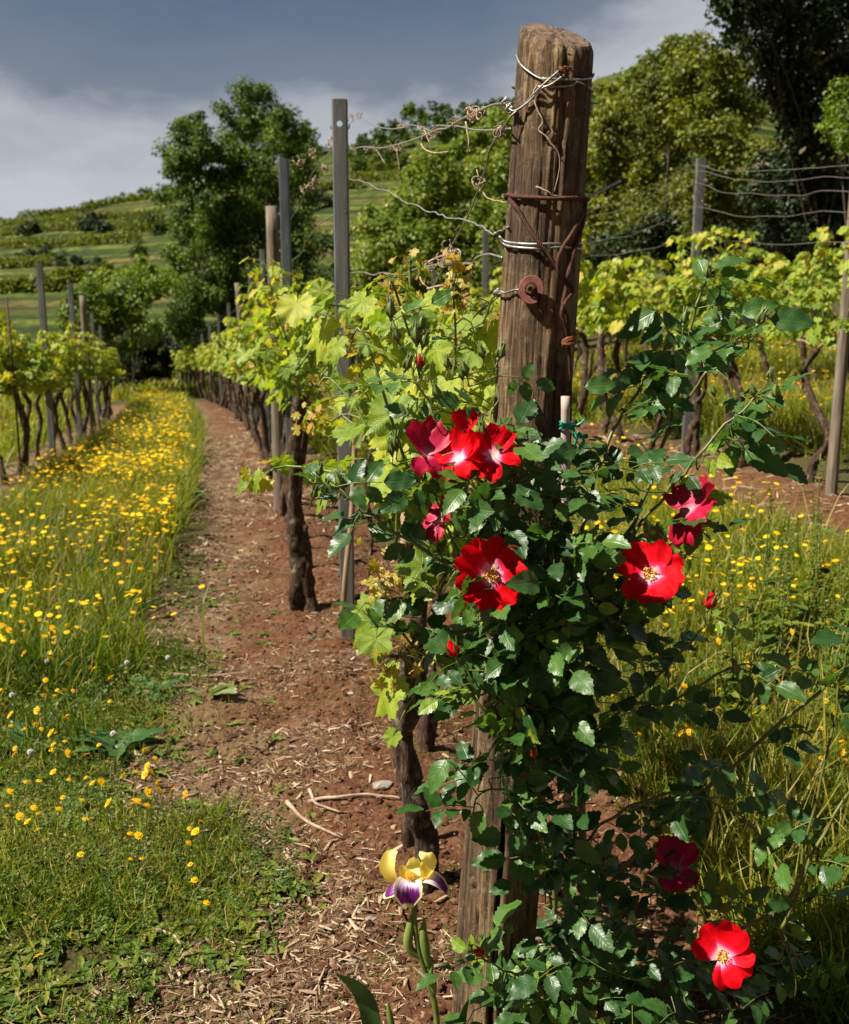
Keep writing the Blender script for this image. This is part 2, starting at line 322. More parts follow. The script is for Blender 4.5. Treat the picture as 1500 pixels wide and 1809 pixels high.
# ------------------------------------------------------------------ mesh batching
class MB:
    def __init__(s): s.V = []; s.Q = []; s.T = []; s.A = []; s.qm = []; s.tm = []; s.n = 0
    def add(s, V, Fq=None, Ft=None, A=None, mat=0):
        V = np.asarray(V, float).reshape(-1, 3); k = len(V)
        s.V.append(V); s.A.append(np.zeros((k, 3)) if A is None else np.asarray(A, float).reshape(-1, 3))
        if Fq is not None and len(Fq): Fq = np.asarray(Fq, int).reshape(-1, 4)+s.n; s.Q.append(Fq); s.qm.append(np.full(len(Fq), mat))
        if Ft is not None and len(Ft): Ft = np.asarray(Ft, int).reshape(-1, 3)+s.n; s.T.append(Ft); s.tm.append(np.full(len(Ft), mat))
        s.n += k; return s
    def inst(s, tp, R, T, rnd, mat=0):
        V0, Fq, Ft, A0 = tp; k = len(T); n = len(V0)
        if k == 0: return s
        V = np.einsum('kij,nj->kni', R, V0) + T[:, None, :]
        A = np.repeat(A0[None], k, 0).copy(); A[:, :, 2] = np.clip(rnd, 0, 1)[:, None]
        off = (np.arange(k)*n)[:, None, None]
        q = None if Fq is None or len(Fq) == 0 else (np.asarray(Fq)[None]+off).reshape(-1, 4)
        tr = None if Ft is None or len(Ft) == 0 else (np.asarray(Ft)[None]+off).reshape(-1, 3)
        return s.add(V.reshape(-1, 3), q, tr, A.reshape(-1, 3), mat)
    def tube(s, pts, r, n=6, mat=0, jit=0, seed=0, rnd=.5, cap=True, ly=0):
        pts = np.asarray(pts, float); k = len(pts); r = np.broadcast_to(np.asarray(r, float), (k,)).copy()
        tg = np.gradient(pts, axis=0); tg /= np.linalg.norm(tg, axis=1)[:, None]+1e-9
        N = np.zeros_like(pts); a = np.array([1., 0, 0]) if abs(tg[0, 0]) < .8 else np.array([0, 1., 0])
        for i in range(k):
            a = a - tg[i]*a.dot(tg[i]); a /= np.linalg.norm(a)+1e-9; N[i] = a
        B = np.cross(tg, N); th = np.arange(n)*2*PI/n
        rr = np.repeat(r[:, None], n, 1)
        if jit:
            ln = np.concatenate([[0], np.cumsum(np.linalg.norm(np.diff(pts, axis=0), axis=1))])
            rr = rr*(1+jit*fbm(np.cos(th)[None]*1.6+seed*7.1, np.sin(th)[None]*1.6, ln[:, None]*14, 3, seed))
        V = pts[:, None] + rr[..., None]*(np.cos(th)[None, :, None]*N[:, None]+np.sin(th)[None, :, None]*B[:, None])
        i, j = np.meshgrid(np.arange(k-1), np.arange(n), indexing='ij'); j2 = (j+1) % n
        Q = np.stack([i*n+j, i*n+j2, (i+1)*n+j2, (i+1)*n+j], -1).reshape(-1, 4)
        V = V.reshape(-1, 3); Tt = []
        if cap:
            V = np.vstack([V, pts[0], pts[-1]])
            for q in range(n):
                Tt.append((k*n, (q+1) % n, q)); Tt.append((k*n+1, (k-1)*n+q, (k-1)*n+(q+1) % n))
        A = np.zeros((len(V), 3)); A[:, 2] = rnd; A[:, 1] = ly
        return s.add(V, Q, Tt, A, mat)
    def build(s, name, mats, parent=None, smooth=True, origin=None):
        me = bpy.data.meshes.new(name); V = np.vstack(s.V)
        if origin is not None: V = V-np.asarray(origin)
        q = np.vstack(s.Q) if s.Q else np.zeros((0, 4), int); tr = np.vstack(s.T) if s.T else np.zeros((0, 3), int)
        mi = np.concatenate((s.qm+s.tm) or [np.zeros(0)]).astype(np.int32)
        me.vertices.add(len(V)); me.vertices.foreach_set('co', V.astype(np.float32).ravel())
        lp = np.concatenate([q.ravel(), tr.ravel()]).astype(np.int32); me.loops.add(len(lp)); me.loops.foreach_set('vertex_index', lp)
        npol = len(q)+len(tr); me.polygons.add(npol)
        ls = np.concatenate([np.arange(len(q))*4, len(q)*4+np.arange(len(tr))*3]).astype(np.int32)
        me.polygons.foreach_set('loop_start', ls)
        try: me.polygons.foreach_set('loop_total', np.concatenate([np.full(len(q), 4), np.full(len(tr), 3)]).astype(np.int32))
        except Exception: pass
        at = me.attributes.new('luv', 'FLOAT_VECTOR', 'POINT'); at.data.foreach_set('vector', np.vstack(s.A).astype(np.float32).ravel())
        for m in (mats if isinstance(mats, (list, tuple)) else [mats]): me.materials.append(m)
        me.polygons.foreach_set('material_index', mi)
        me.polygons.foreach_set('use_smooth', np.full(npol, smooth))
        me.update(calc_edges=True); me.validate()
        o = bpy.data.objects.new(name, me); COL.objects.link(o)
        if origin is not None: o.location = tuple(float(v) for v in origin)
        if parent: o.parent = parent; o.location = (0, 0, 0) if origin is None else tuple(float(v) for v in origin)
        return o
def tag(o, label=None, cat=None, group=None, kind=None):
    if label: o['label'] = label
    if cat: o['category'] = cat
    if group: o['group'] = group
    if kind: o['kind'] = kind
    return o
def empty(name, loc=(0, 0, 0)):
    o = bpy.data.objects.new(name, None); COL.objects.link(o); o.location = tuple(float(v) for v in loc); o.empty_display_size = .1; return o
def dup(root, loc, rotz=0, sc=1):
    r = root.copy(); COL.objects.link(r); r.location = tuple(float(v) for v in loc); r.rotation_euler = (0, 0, rotz); r.scale = (sc, sc, sc)
    for k in ('label', 'group'):
        if k in r: del r[k]
    for ch in root.children:
        c = ch.copy(); COL.objects.link(c); c.parent = r
        for g in ch.children: d = g.copy(); COL.objects.link(d); d.parent = c
    return r
def spline(pts, k=6):
    p = np.asarray(pts, float); p = np.vstack([2*p[0]-p[1], p, 2*p[-1]-p[-2]]); out = []
    for i in range(1, len(p)-2):
        for s in np.arange(k)/k:
            a, b, c, d = p[i-1], p[i], p[i+1], p[i+2]
            out.append(.5*((2*b)+(-a+c)*s+(2*a-5*b+4*c-d)*s*s+(-a+3*b-3*c+d)*s**3))
    out.append(p[-2]); return np.array(out)
def frames(nrm, fwd, scale, flat=1.0):
    """rotation matrices with Z = nrm, Y ~ fwd"""
    z = nrm/(np.linalg.norm(nrm, axis=1)[:, None]+1e-9)
    x = np.cross(fwd, z); x /= np.linalg.norm(x, axis=1)[:, None]+1e-9
    y = np.cross(z, x)
    return np.stack([x, y, z], -1)*np.asarray(scale)[:, None, None]
def rv(k): 
    v = rng.normal(size=(k, 3)); return v/np.linalg.norm(v, axis=1)[:, None]

# templates -------------------------------------------------------
def t_card():   # small pointed leaf, folded
    V = np.array([(0, 0, 0), (.32, .45, .06), (0, 1, -.08), (-.32, .45, .06)], float); A = np.zeros((4, 3)); A[:, 0] = V[:, 0]*3; A[:, 1] = V[:, 1]
    return V, [(0, 1, 2, 3)], None, A
def t_blade():
    V = []; 
    for s, w in ((0, .5), (.4, .45), (.75, .3)):
        V += [(-w, s*(1-.0*s), .22*s*s), (w, s, .22*s*s)]
    V.append((0, .97, .36)); V = np.array(V, float); V[:, 0] *= .03
    A = np.zeros((7, 3)); A[:, 1] = V[:, 1]
    return V, [(0, 1, 3, 2), (2, 3, 5, 4)], [(4, 5, 6)], A
def t_vine(seed, hi=True):
    r0 = np.random.default_rng(seed)
    ths = np.array([0, 13, 25, 37, 50, 65, 80, 94, 108, 122, 137, 150, 163, 176]); rr = np.array([1.08, .90, .70, .82, .98, .82, .66, .74, .84, .72, .64, .66, .54, .2])
    n = 48 if hi else 18
    ang = np.linspace(-176, 176, n); r = np.interp(np.abs(ang), ths, rr)
    if hi: r = r*(1+.07*np.where(np.arange(n) % 2 == 0, 1, -1))
    r = r*(1+.05*r0.normal(size=n)); a = np.radians(ang)
    cup = r0.uniform(-.10, .22); dr = r0.uniform(.10, .38)
    def sh(x, y):
        q = np.hypot(x, y); an = np.arctan2(x, y)
        return cup*x*x*1.2 - dr*np.clip(y, 0, 2)**2 + .09*q*np.cos(an*7.8+seed)*q + .03*np.sin(7*x+seed)*np.cos(6*y)
    rings = (.45, .78, 1.0) if hi else (1.0,)
    V = [(0, 0, 0)]
    for k in rings:
        x, y = np.sin(a)*r*k, np.cos(a)*r*k; V += list(zip(x, y, sh(x, y)))
    V = np.array(V, float); T = [(0, 1+i+1, 1+i) for i in range(n-1)]; Q = []
    for q in range(len(rings)-1):
        b = 1+q*n; Q += [(b+i, b+i+1, b+n+i+1, b+n+i) for i in range(n-1)]
    A = np.zeros((len(V), 3)); A[:, :2] = V[:, :2]
    return V, Q, T, A
def t_rose(seed):
    r0 = np.random.default_rng(seed); n = 15; V = []; A = []
    fold = r0.uniform(.1, .35); curl = r0.uniform(.05, .35); tw = r0.uniform(-.25, .25)
    for i in range(n):
        s = i/(n-1); w = .34*math.sin(PI*min(1, s**.78))**.85 if 0 < s < 1 else .0
        se = 1.0 if i % 2 else .86
        for v in (-1, -.5, 0, .5, 1):
            ww = w*v*(se if abs(v) == 1 else 1); y = s-(.035 if (abs(v) == 1 and i % 2) else 0)*-1
            z = fold*abs(ww)-curl*s*s+tw*ww*s+.025*math.sin(s*16+v*2+seed)*abs(v)
            V.append((ww, min(y, 1.02), z)); A.append((v, s, 0))
    Q = [(i*5+j, i*5+j+1, (i+1)*5+j+1, (i+1)*5+j) for i in range(n-1) for j in range(4)]
    return np.array(V, float), Q, None, np.array(A, float)
CARD, BLADE = t_card(), t_blade()
VL = [t_vine(i) for i in range(5)]; VLO = [t_vine(i, False) for i in range(3)]; RL = [t_rose(i) for i in range(4)]
def t_broad(seed):
    V, Q, T, A = t_rose(seed); V = V.copy(); V[:, 0] *= .75; V[:, 2] -= .25*V[:, 1]**2; return V, Q, T, A
BR = [t_broad(20+i) for i in range(3)]

# ------------------------------------------------------------------ the ground
def graded(a, b, step, lo, hi, g):
    c = list(np.arange(a, b, step)); up = []; s = step; x = c[-1]
    while x < hi: s *= g; x += s; up.append(x)
    dn = []; s = step; x = a
    while x > lo: s *= g; x -= s; dn.append(x)
    return np.array(dn[::-1]+c+up)
gx = graded(-1.8, 1.7, .015, -900, 900, 1.05); gy = graded(1.3, 5.2, .015, -300, 1200, 1.028)
X, Y = np.meshgrid(gx, gy); Z = gnd(X, Y)
mb = MB(); ny, nx = X.shape
i, j = np.meshgrid(np.arange(ny-1), np.arange(nx-1), indexing='ij')
A = np.zeros((X.size, 3)); A[:, 0] = soilw(X.ravel(), Y.ravel()); A[:, 1] = np.clip((.35-(X-crow(Y)).ravel())*1.6, 0, 1)
mb.add(np.stack([X.ravel(), Y.ravel(), Z.ravel()], 1), np.stack([i*nx+j, i*nx+j+1, (i+1)*nx+j+1, (i+1)*nx+j], -1).reshape(-1, 4), None, A)
tag(mb.build('ground', M['ground']), kind='structure')

# hills beyond the valley: polar sheet
SK = np.array([0., 16.])+np.array([(-700, 450), (-300, 410), (0, 388), (100, 372), (200, 356), (290, 338), (400, 310), (560, 272), (620, 258), (720, 240), (800, 215), (900, 196), (1000, 165), (1060, 140), (1130, 124), (1200, 130), (1300, 170), (1500, 230), (1900, 330), (2400, 420)], float)
R0, R1 = 62.0, 260.0
def hillz(az, r):          # az = x/y ratio in horizontal plane
    px = CX+az*F*.975; py = np.interp(px, SK[:, 0], SK[:, 1])
    el = (580-py)/F*.985
    top = H+R1*el; s = np.clip((r-R0)/(R1-R0), 0, 1.3)
    z = -2.6 + (top+2.6)*np.where(s < 1, s**1.15, 1-(s-1)*.6)
    x = az*r; y = r
    z = z + (.5*fbm(x*.03, y*.03, o=3, s=9))*np.clip(s*4, 0, 1)*np.clip((1.02-s)*6, .2, 1)
    tz = z/3.2; fr = tz-np.floor(tz); stp = (np.floor(tz)+np.clip((fr-.35)/.4, 0, 1))*3.2
    return z*.55+stp*.45
az = np.linspace(-1.1, 1.1, 320); r = np.linspace(R0, R1*1.25, 200); AZ, RR = np.meshgrid(az, r)
ZZ = hillz(AZ, RR); ZZ[0] -= 3
mb = MB(); ny, nx = AZ.shape; i, j = np.meshgrid(np.arange(ny-1), np.arange(nx-1), indexing='ij')
mb.add(np.stack([(AZ*RR).ravel(), RR.ravel(), ZZ.ravel()], 1), np.stack([i*nx+j, i*nx+j+1, (i+1)*nx+j+1, (i+1)*nx+j], -1).reshape(-1, 4))
tag(mb.build('hills', M['hill']), kind='structure')
def hillpt(px, py):        # point of the hill seen at a pixel
    d = ray(px, py)
    best = None
    for Yv in np.linspace(R0+2, R1*1.02, 260):
        q = P(px, py, Yv); hz = float(hillz(np.array(q[0]/q[1]), np.array(Yv)))
        if hz >= q[2]: best = (q[0], Yv, hz); break
    if best is None:
        Yv = R1*.97; q = P(px, py, Yv); best = (q[0], Yv, float(hillz(np.array(q[0]/q[1]), np.array(Yv))))
    return np.array(best)

# ------------------------------------------------------------------ trees
DM = 15.0
def crown(mb, blobs, n_per, size, seed=0, rb=(0, 1), hollow=.45, sub=9, up=.5, mat=0):
    """blobs: (x,y,z,r). leaves gathered in sub-clumps over every blob"""
    r0 = np.random.default_rng(seed); tot = []
    for (x, y, z, r) in blobs:
        d = r0.normal(size=(sub, 3)); d /= np.linalg.norm(d, axis=1)[:, None]
        cc = np.array([x, y, z]) + d*r*r0.uniform(.35, .95, (sub, 1))
        cr = r*r0.uniform(.28, .55, sub); cb = r0.uniform(-.22, .22, sub)
        k = max(6, int(n_per*DM*(r/size)**2/sub))
        for c, q, bb in zip(cc, cr, cb):
            e = r0.normal(size=(k, 3)); e /= np.linalg.norm(e, axis=1)[:, None]
            p = c + e*q*(r0.uniform(hollow, 1.15, (k, 1)))*np.array([1, 1, .8])
            tot.append(np.hstack([p, np.full((k, 1), bb), e]))
    a = np.vstack(tot); k = len(a)
    nr = a[:, 4:7]*.8 + r0.normal(size=(k, 3))*.6 + np.array([0, 0, up]); fw = r0.normal(size=(k, 3))+np.array([0, 0, -.4])
    mb.inst(CARD, frames(nr, fw, size*r0.uniform(.6, 1.3, k)), a[:, :3], np.clip(rb[0]+(rb[1]-rb[0])*(.45+a[:, 3]+.22*r0.normal(size=k)), 0, 1), mat)
    return k
def limbs(mb, base, blobs, r, seed=0, n=7):
    r0 = np.random.default_rng(seed); base = np.asarray(base, float)
    c = np.mean([b[:3] for b in blobs], 0); top = c.copy()
    r *= .30; tr = spline([base-[0, 0, .3], base*.7+top*.3+r0.normal(size=3)*.1*r, base*.4+top*.6+r0.normal(size=3)*r, top], 5)
    mb.tube(tr, np.linspace(r, r*.4, len(tr)), n, jit=.15, seed=seed)
    for b in blobs:
        b = np.array(b); s = tr[int(len(tr)*r0.uniform(.3, .95))-1]; e = b[:3]; m = (s+e)/2+r0.normal(size=3)*b[3]*.2+[0, 0, -b[3]*.1]
        q = spline([s, m, e], 5); mb.tube(q, np.linspace(r*.4, r*.08, len(q)), 5, seed=seed)
        for _ in range(3):
            e2 = e+r0.normal(size=3)*b[3]*.35; q = np.array([q[6], (q[6]+e2)/2+r0.normal(size=3)*b[3]*.1, e2]); mb.tube(q, [r*.14, r*.08, r*.03], 4); q = spline([s, m, e], 5)
def tree(name, pxb, Yd, base, tr, leafmat, size, n_per, label, cat='tree', group=None, seed=0, dj=.12, rb=(0, 1), sub=9, hollow=.45, gz=None):
    r0 = np.random.default_rng(seed+50); bl = []
    for (px, py, rp) in pxb:
        r = rp*1.22/F*Yd; y = Yd+r0.uniform(-1, 1)*Yd*dj*.5; q = P(px, py, y); bl.append((q[0], q[1], q[2], r))
    b = P(base, 600, Yd); z = gz if gz is not None else G1(b[0], Yd)
    root = empty(name, (b[0], Yd, z)); o = np.array([b[0], Yd, z]); tag(root, label, cat, group)
    m1 = MB(); bl0 = [(x-o[0], y-o[1], zz-o[2], r) for x, y, zz, r in bl]
    limbs(m1, (0, 0, 0), bl0, tr, seed); m1.build('trunk', M['tree_bark'], root)
    m2 = MB(); crown(m2, bl0, n_per, size, seed, rb, hollow, sub); m2.build('crown', M[leafmat], root, smooth=False)
    return root
tree('broadleaf_tree', [(345, 222, 26), (330, 262, 34), (318, 305, 36), (352, 300, 36), (330, 355, 44), (370, 370, 40), (335, 420, 46), (345, 480, 48), (390, 455, 40), (350, 540, 46), (372, 600, 40), (335, 590, 34), (305, 575, 26), (375, 330, 40), (385, 410, 44), (395, 520, 46), (360, 250, 26), (400, 280, 34)], 38, 350, .22,
     'tree_leaf', .135, 2.6, 'dark green tree left of its taller twin, behind the far end of the vine row', group='twin trees at the end of the rows', seed=1, rb=(0, .95))
tree('broadleaf_tree', [(438, 182, 30), (470, 205, 34), (412, 218, 30), (500, 225, 34), (528, 250, 30), (450, 250, 44), (495, 285, 46), (430, 300, 40), (530, 310, 32), (470, 350, 52), (520, 370, 44), (430, 390, 46), (480, 430, 54), (540, 430, 40), (440, 480, 50), (500, 500, 50), (430, 555, 44), (470, 570, 46), (540, 520, 40)], 40, 460, .28,
     'tree_leaf', .14, 2.6, 'tall rounded dark green tree rising above the vine row, right of its lower twin', group='twin trees at the end of the rows', seed=2, rb=(0, 1.0))
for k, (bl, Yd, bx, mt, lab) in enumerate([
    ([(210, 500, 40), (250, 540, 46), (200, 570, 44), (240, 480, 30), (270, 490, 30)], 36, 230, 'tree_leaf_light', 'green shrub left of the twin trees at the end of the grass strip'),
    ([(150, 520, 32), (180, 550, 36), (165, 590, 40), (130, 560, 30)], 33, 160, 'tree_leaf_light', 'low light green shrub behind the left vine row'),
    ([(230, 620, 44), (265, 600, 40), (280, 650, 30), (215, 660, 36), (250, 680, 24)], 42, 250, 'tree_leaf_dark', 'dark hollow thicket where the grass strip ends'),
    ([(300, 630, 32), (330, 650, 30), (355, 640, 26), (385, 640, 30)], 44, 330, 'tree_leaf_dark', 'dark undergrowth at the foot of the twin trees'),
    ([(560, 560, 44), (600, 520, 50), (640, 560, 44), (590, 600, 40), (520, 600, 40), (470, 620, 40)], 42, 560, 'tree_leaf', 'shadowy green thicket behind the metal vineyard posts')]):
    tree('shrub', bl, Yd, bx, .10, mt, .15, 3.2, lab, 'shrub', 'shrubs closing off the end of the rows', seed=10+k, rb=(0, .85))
brush = [([(655, 395, 26), (670, 430, 40), (710, 400, 44), (650, 470, 44), (700, 470, 50)], 31, 680, 'light green locust bush right of the nearest metal post'),
         ([(745, 330, 38), (775, 300, 34), (760, 375, 48), (800, 360, 44), (745, 430, 50), (790, 440, 52), (720, 480, 40)], 29, 765, 'yellow-green locust bush in the middle of the gap between metal and wooden post'),
         ([(835, 280, 40), (870, 245, 36), (895, 220, 30), (850, 335, 48), (890, 310, 46), (840, 400, 52), (885, 400, 56), (930, 380, 40), (850, 470, 50)], 27, 860, 'tall locust bush with cream blossom directly left of the wooden end post'),
         ([(1060, 260, 42), (1110, 230, 44), (1070, 320, 50), (1120, 310, 50), (1060, 390, 50), (1110, 400, 50), (1080, 180, 30), (1010, 320, 50), (1020, 400, 50)], 25, 1080, 'olive green locust directly right of the wooden end post')]
for k, (bl, Yd, bx, lab) in enumerate(brush):
    tree('locust_tree', bl, Yd, bx, .09, 'tree_leaf_light' if k < 3 else 'tree_leaf_olive', .13, 3.6, lab, 'tree', 'locust trees on the bank behind the rows', seed=30+k, rb=(.05, .98), sub=13, hollow=.3)
rt = [([(1170, 120, 40), (1195, 85, 30), (1150, 170, 44), (1200, 150, 44), (1160, 230, 50), (1210, 220, 48), (1180, 300, 56), (1150, 370, 50), (1210, 370, 50), (1225, 95, 26)], 22, 1180, 'tree_leaf_olive', .10, .8, 'airy olive tree with a feathery top against the sky, left of the dark tree'),
      ([(1270, 150, 50), (1250, 220, 50), (1300, 210, 50), (1260, 300, 56), (1320, 290, 54), (1270, 370, 50), (1330, 370, 50), (1290, 110, 40)], 20, 1270, 'tree_leaf_olive', .10, .8, 'yellowish scrub tree right of the feathery one, below the dark tree'),
      ([(1300, 20, 36), (1350, 40, 56), (1420, 20, 70), (1490, 60, 80), (1400, 100, 60), (1460, 150, 70), (1390, 170, 44), (1520, -40, 90), (1440, -60, 80), (1350, -50, 60), (1290, -20, 40), (1500, 230, 60), (1440, 240, 50)], 15, 1470, 'tree_leaf_dark', .09, 1.0, 'big dark tree overhanging the top right corner'),
      ([(1400, 260, 50), (1380, 330, 54), (1440, 330, 56), (1490, 300, 56), (1390, 390, 50), (1460, 400, 56), (1520, 380, 60)], 16, 1440, 'tree_leaf_dark', .09, .6, 'dark bush under the big tree at the right edge'),
      ([(1500, 180, 34), (1480, 215, 26), (1510, 240, 34)], 12.5, 1510, 'tree_leaf_light', .07, .9, 'small yellow-green sapling at the right edge beside the dark bush')]
for k, (bl, Yd, bx, mt, sz, rbm, lab) in enumerate(rt):
    tree('hillside_tree', bl, Yd, bx, .13, mt, sz, 3.3, lab, 'tree', None, seed=50+k, rb=(0, rbm), sub=14, hollow=.3)
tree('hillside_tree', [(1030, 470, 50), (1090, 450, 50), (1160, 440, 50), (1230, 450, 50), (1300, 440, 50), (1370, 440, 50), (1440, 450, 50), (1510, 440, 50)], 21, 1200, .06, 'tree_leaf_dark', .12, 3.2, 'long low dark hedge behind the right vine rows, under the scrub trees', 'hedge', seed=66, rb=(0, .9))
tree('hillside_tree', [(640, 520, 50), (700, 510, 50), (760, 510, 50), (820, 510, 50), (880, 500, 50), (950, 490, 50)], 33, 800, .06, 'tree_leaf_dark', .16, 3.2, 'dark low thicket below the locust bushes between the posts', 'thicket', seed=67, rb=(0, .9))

# trees and vine rows on the far hill
hb = [(62, 402, 17, 'round dark bush high on the left terraces, nearest the left edge'), (165, 390, 24, 'large round dark bush in the middle of the upper terraces'), (185, 398, 18, 'dark bush touching the right side of the large round one'),
      (65, 445, 22, 'dark bush on the lower terrace at the far left'), (110, 462, 12, 'small dark bush in the lower hedge line, first right of the far left bush'), (140, 460, 13, 'dark bush second in the lower hedge line'), (172, 462, 12, 'dark bush last in the lower hedge line'),
      (250, 440, 18, 'dark bush at the right end of the terraces beside the twin trees'), (238, 392, 12, 'small green bush on the upper terrace left of the twin trees'), (285, 392, 24, 'brownish bush just touching the left of the twin trees'),
      (82, 362, 9, 'small tree on the left skyline'), (157, 345, 9, 'tiny light tree, first of the three on the skyline'), (177, 342, 8, 'tiny dark tree, middle of the three on the skyline'), (201, 342, 9, 'tiny dark tree, last of the three on the skyline'), (232, 345, 8, 'low bush on the skyline right of three tiny trees'), (262, 332, 12, 'leafy bush on the skyline by the twin trees'),
      (560, 262, 22, 'pale bush on the skyline between the two metal posts'), (575, 350, 20, 'dark bush on the hill between the two metal posts'), (640, 300, 9, 'small bush low on the wooded knoll')]
for k, (px, py, rp, lab) in enumerate(hb):
    c = hillpt(px, py+rp*.7); r = rp/F*c[1]; o = empty('hill_bush', c); tag(o, lab, 'bush', 'bushes and small trees on the far hill')
    m1 = MB(); r0 = np.random.default_rng(k); bl = [(r0.normal()*r*.6, r0.normal()*r*.4, r*(.5+.25*r0.normal()), r*.6) for _ in range(5)]
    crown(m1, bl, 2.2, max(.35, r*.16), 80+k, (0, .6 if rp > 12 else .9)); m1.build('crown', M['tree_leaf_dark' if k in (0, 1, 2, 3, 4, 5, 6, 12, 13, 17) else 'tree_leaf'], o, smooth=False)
    m2 = MB(); m2.tube([(0, 0, -.5), (0, 0, r*.4), (.1*r, 0, r*.9)], [.09*r, .07*r, .03*r], 5); m2.build('trunk', M['tree_bark'], o)
kn = MB(); r0 = np.random.default_rng(5)
for q in range(170):
    px = r0.uniform(618, 1045); top = np.interp(px, [618, 640, 700, 735, 760, 830, 900, 1000, 1045], [262, 240, 205, 175, 180, 172, 172, 150, 150]); py = top+r0.uniform(8, 70)
    c = P(px, py, r0.uniform(195, 240)); rr_ = r0.uniform(7, 14)/F*c[1]
    crown(kn, [(c[0], c[1], c[2], rr_)], 2.4, .75, q, (0, r0.choice([.35, .7, 1.0])), sub=5)
tag(kn.build('hill_wood', M['tree_leaf'], smooth=False), 'wooded knoll on the skyline between the metal post and wooden post', 'wood', kind='stuff')
rows = [(0, 418, 215, 404, 3), (0, 398, 290, 382, 3), (0, 440, 250, 428, 3), (30, 378, 290, 350, 3), (80, 505, 200, 490, 3), (0, 475, 90, 470, 3), (210, 415, 300, 406, 3), (0, 520, 120, 515, 4), (620, 292, 760, 286, 3), (620, 306, 760, 300, 3), (620, 320, 740, 316, 3), (560, 340, 640, 334, 3)]
ordn = ['bright vine row across the terrace below the large round bush', 'vine row running along the terrace above the large round bush', 'vine row on the terrace just above the lower hedge line', 'topmost vine row following the left skyline', 'short vine row below the lower hedge line', 'short vine row at the left edge under the dark bush', 'short vine row ending at the twin trees', 'lowest vine row behind the left posts', 'top vine row on the hill field right of the metal post', 'middle vine row on the hill field right of the metal post', 'third vine row on the hill field right of the metal post', 'vine row on the hill field left of the metal post']
for k, (x0, y0, x1, y1, hgt) in enumerate(rows):
    a, b = hillpt(x0, y0), hillpt(x1, y1); n = int(abs(x1-x0)*9); s = rng.uniform(0, 1, n)
    p = a[None]*(1-s)[:, None]+b[None]*s[:, None]; p[:, 2] = hillz(p[:, 0]/p[:, 1], p[:, 1]) + rng.uniform(.1, 1.7, n); p[:, 1] += rng.normal(size=n)*.3
    mb = MB(); mb.inst(CARD, frames(rv(n)+[0, 0, .5], rv(n), rng.uniform(.4, .75, n)), p, rng.uniform(.2, .8, n)); tag(mb.build('hill_vine_row', M['hill_leaf'], smooth=False), ordn[k], 'vine row', 'vine rows on the far hill')

# ------------------------------------------------------------------ trellis posts
def metal_post(px, pyt, Y, label, group, w=.055, hole=False, dark=False, hz=None):
    b = P(px, 600, Y); x = b[0]
    top = P(px, pyt, Y); z0 = G1(x, Y); h = top[2]-z0
    o = empty('metal_post', (x, Y, z0)); tag(o, label, 'post', group)
    mb = MB(); t_ = .003; d = .04
    # open C-profile: web + two flanges with returned lips, web facing the camera
    prof = [(-w/2, d), (-w/2, 0), (-w/2+.006, -.006), (w/2-.006, -.006), (w/2, 0), (w/2, d), (w/2-.012, d), (w/2-.012, d-t_), (w/2-t_, d-t_), (w/2-t_, .002), (w/2-.008, -.006+t_), (-w/2+.008, -.006+t_), (-w/2+t_, .002), (-w/2+t_, d-t_), (-w/2+.012, d-t_), (-w/2+.012, d)]
    n = len(prof); zs = [-.3, h*.5, h]
    if hole:  # web split round a punched hole near the top
        zs = [-.3, h*.5, h]
    V = [(x_, y_, z_) for z_ in zs for x_, y_ in prof]
    Q = [(i*n+j, i*n+(j+1) % n, (i+1)*n+(j+1) % n, (i+1)*n+j) for i in range(len(zs)-1) for j in range(n)]
    k = (len(zs)-1)*n
    caps = [(k+1, k+2, k+12-1, k+12), (k+2, k+3, k+10, k+11), (k+3, k+4, k+9, k+10), (k+4, k+5, k+8, k+9), (k+5, k+6, k+7, k+8), (k+0, k+1, k+12, k+13), (k+0, k+13, k+14, k+15)]
    mb.add(V, Q+caps)
    ob = mb.build('post_shaft', M['metal_dark' if dark else 'metal'], o, smooth=False)
    nt = MB()
    for q in range(int(h/.22)):
        z = h-.12-q*.22
        for s in (-1, 1): nt.tube([(s*w/2, .01, z), (s*(w/2+.007), .012, z+.008), (s*(w/2+.008), .014, z+.022)], .0028, 5)
    nt.build('wire_hook', M['metal'], o)
    if hole:
        hz_ = P(px, hz, Y)[2]-z0; r_ = .0125
        cut = MB(); cut.tube([(0, -.05, hz_), (0, .02, hz_)], r_, 20); co = cut.build('hole_cutter', M['metal'], o); 
        md = ob.modifiers.new('hole', 'BOOLEAN'); md.object = co; md.operation = 'DIFFERENCE'; md.solver = 'EXACT'
        bpy.context.view_layer.update(); dg = bpy.context.evaluated_depsgraph_get(); me = bpy.data.meshes.new_from_object(ob.evaluated_get(dg)); ob.modifiers.clear(); ob.data = me
        bpy.data.objects.remove(co)
    return o
def wood_post(px, pyt, Y, label, group, r=.05, lean=0):
    b = P(px, 600, Y); top = P(px, pyt, Y); z0 = G1(b[0], Y); h = top[2]-z0
    mb = MB(); k = 14; zz = np.linspace(-.25, h, k); mb.tube(np.stack([lean*(zz-h), 0*zz, zz], 1), np.linspace(r*1.1, r*.95, k), 14, jit=.07, seed=int(px)); o = mb.build('wooden_post', M['pole_wood'], smooth=True)
    o.location = (b[0], Y, z0); tag(o, label, 'post', group); return o
g1, g2, g3 = 'posts of the central vine row', 'posts of the left vine row', 'posts of the right vine row'
mp1 = metal_post(606, 175, 4.35, 'tall grey metal post with a round hole near its top', g1, .066, True, hz=219)
metal_post(509, 280, 6.2, 'dark metal post second behind the holed one in the central row', g1, .06, dark=True)
wood_post(487, 365, 7.9, 'weathered wooden post close behind the dark metal post of the central row', g1, .052)
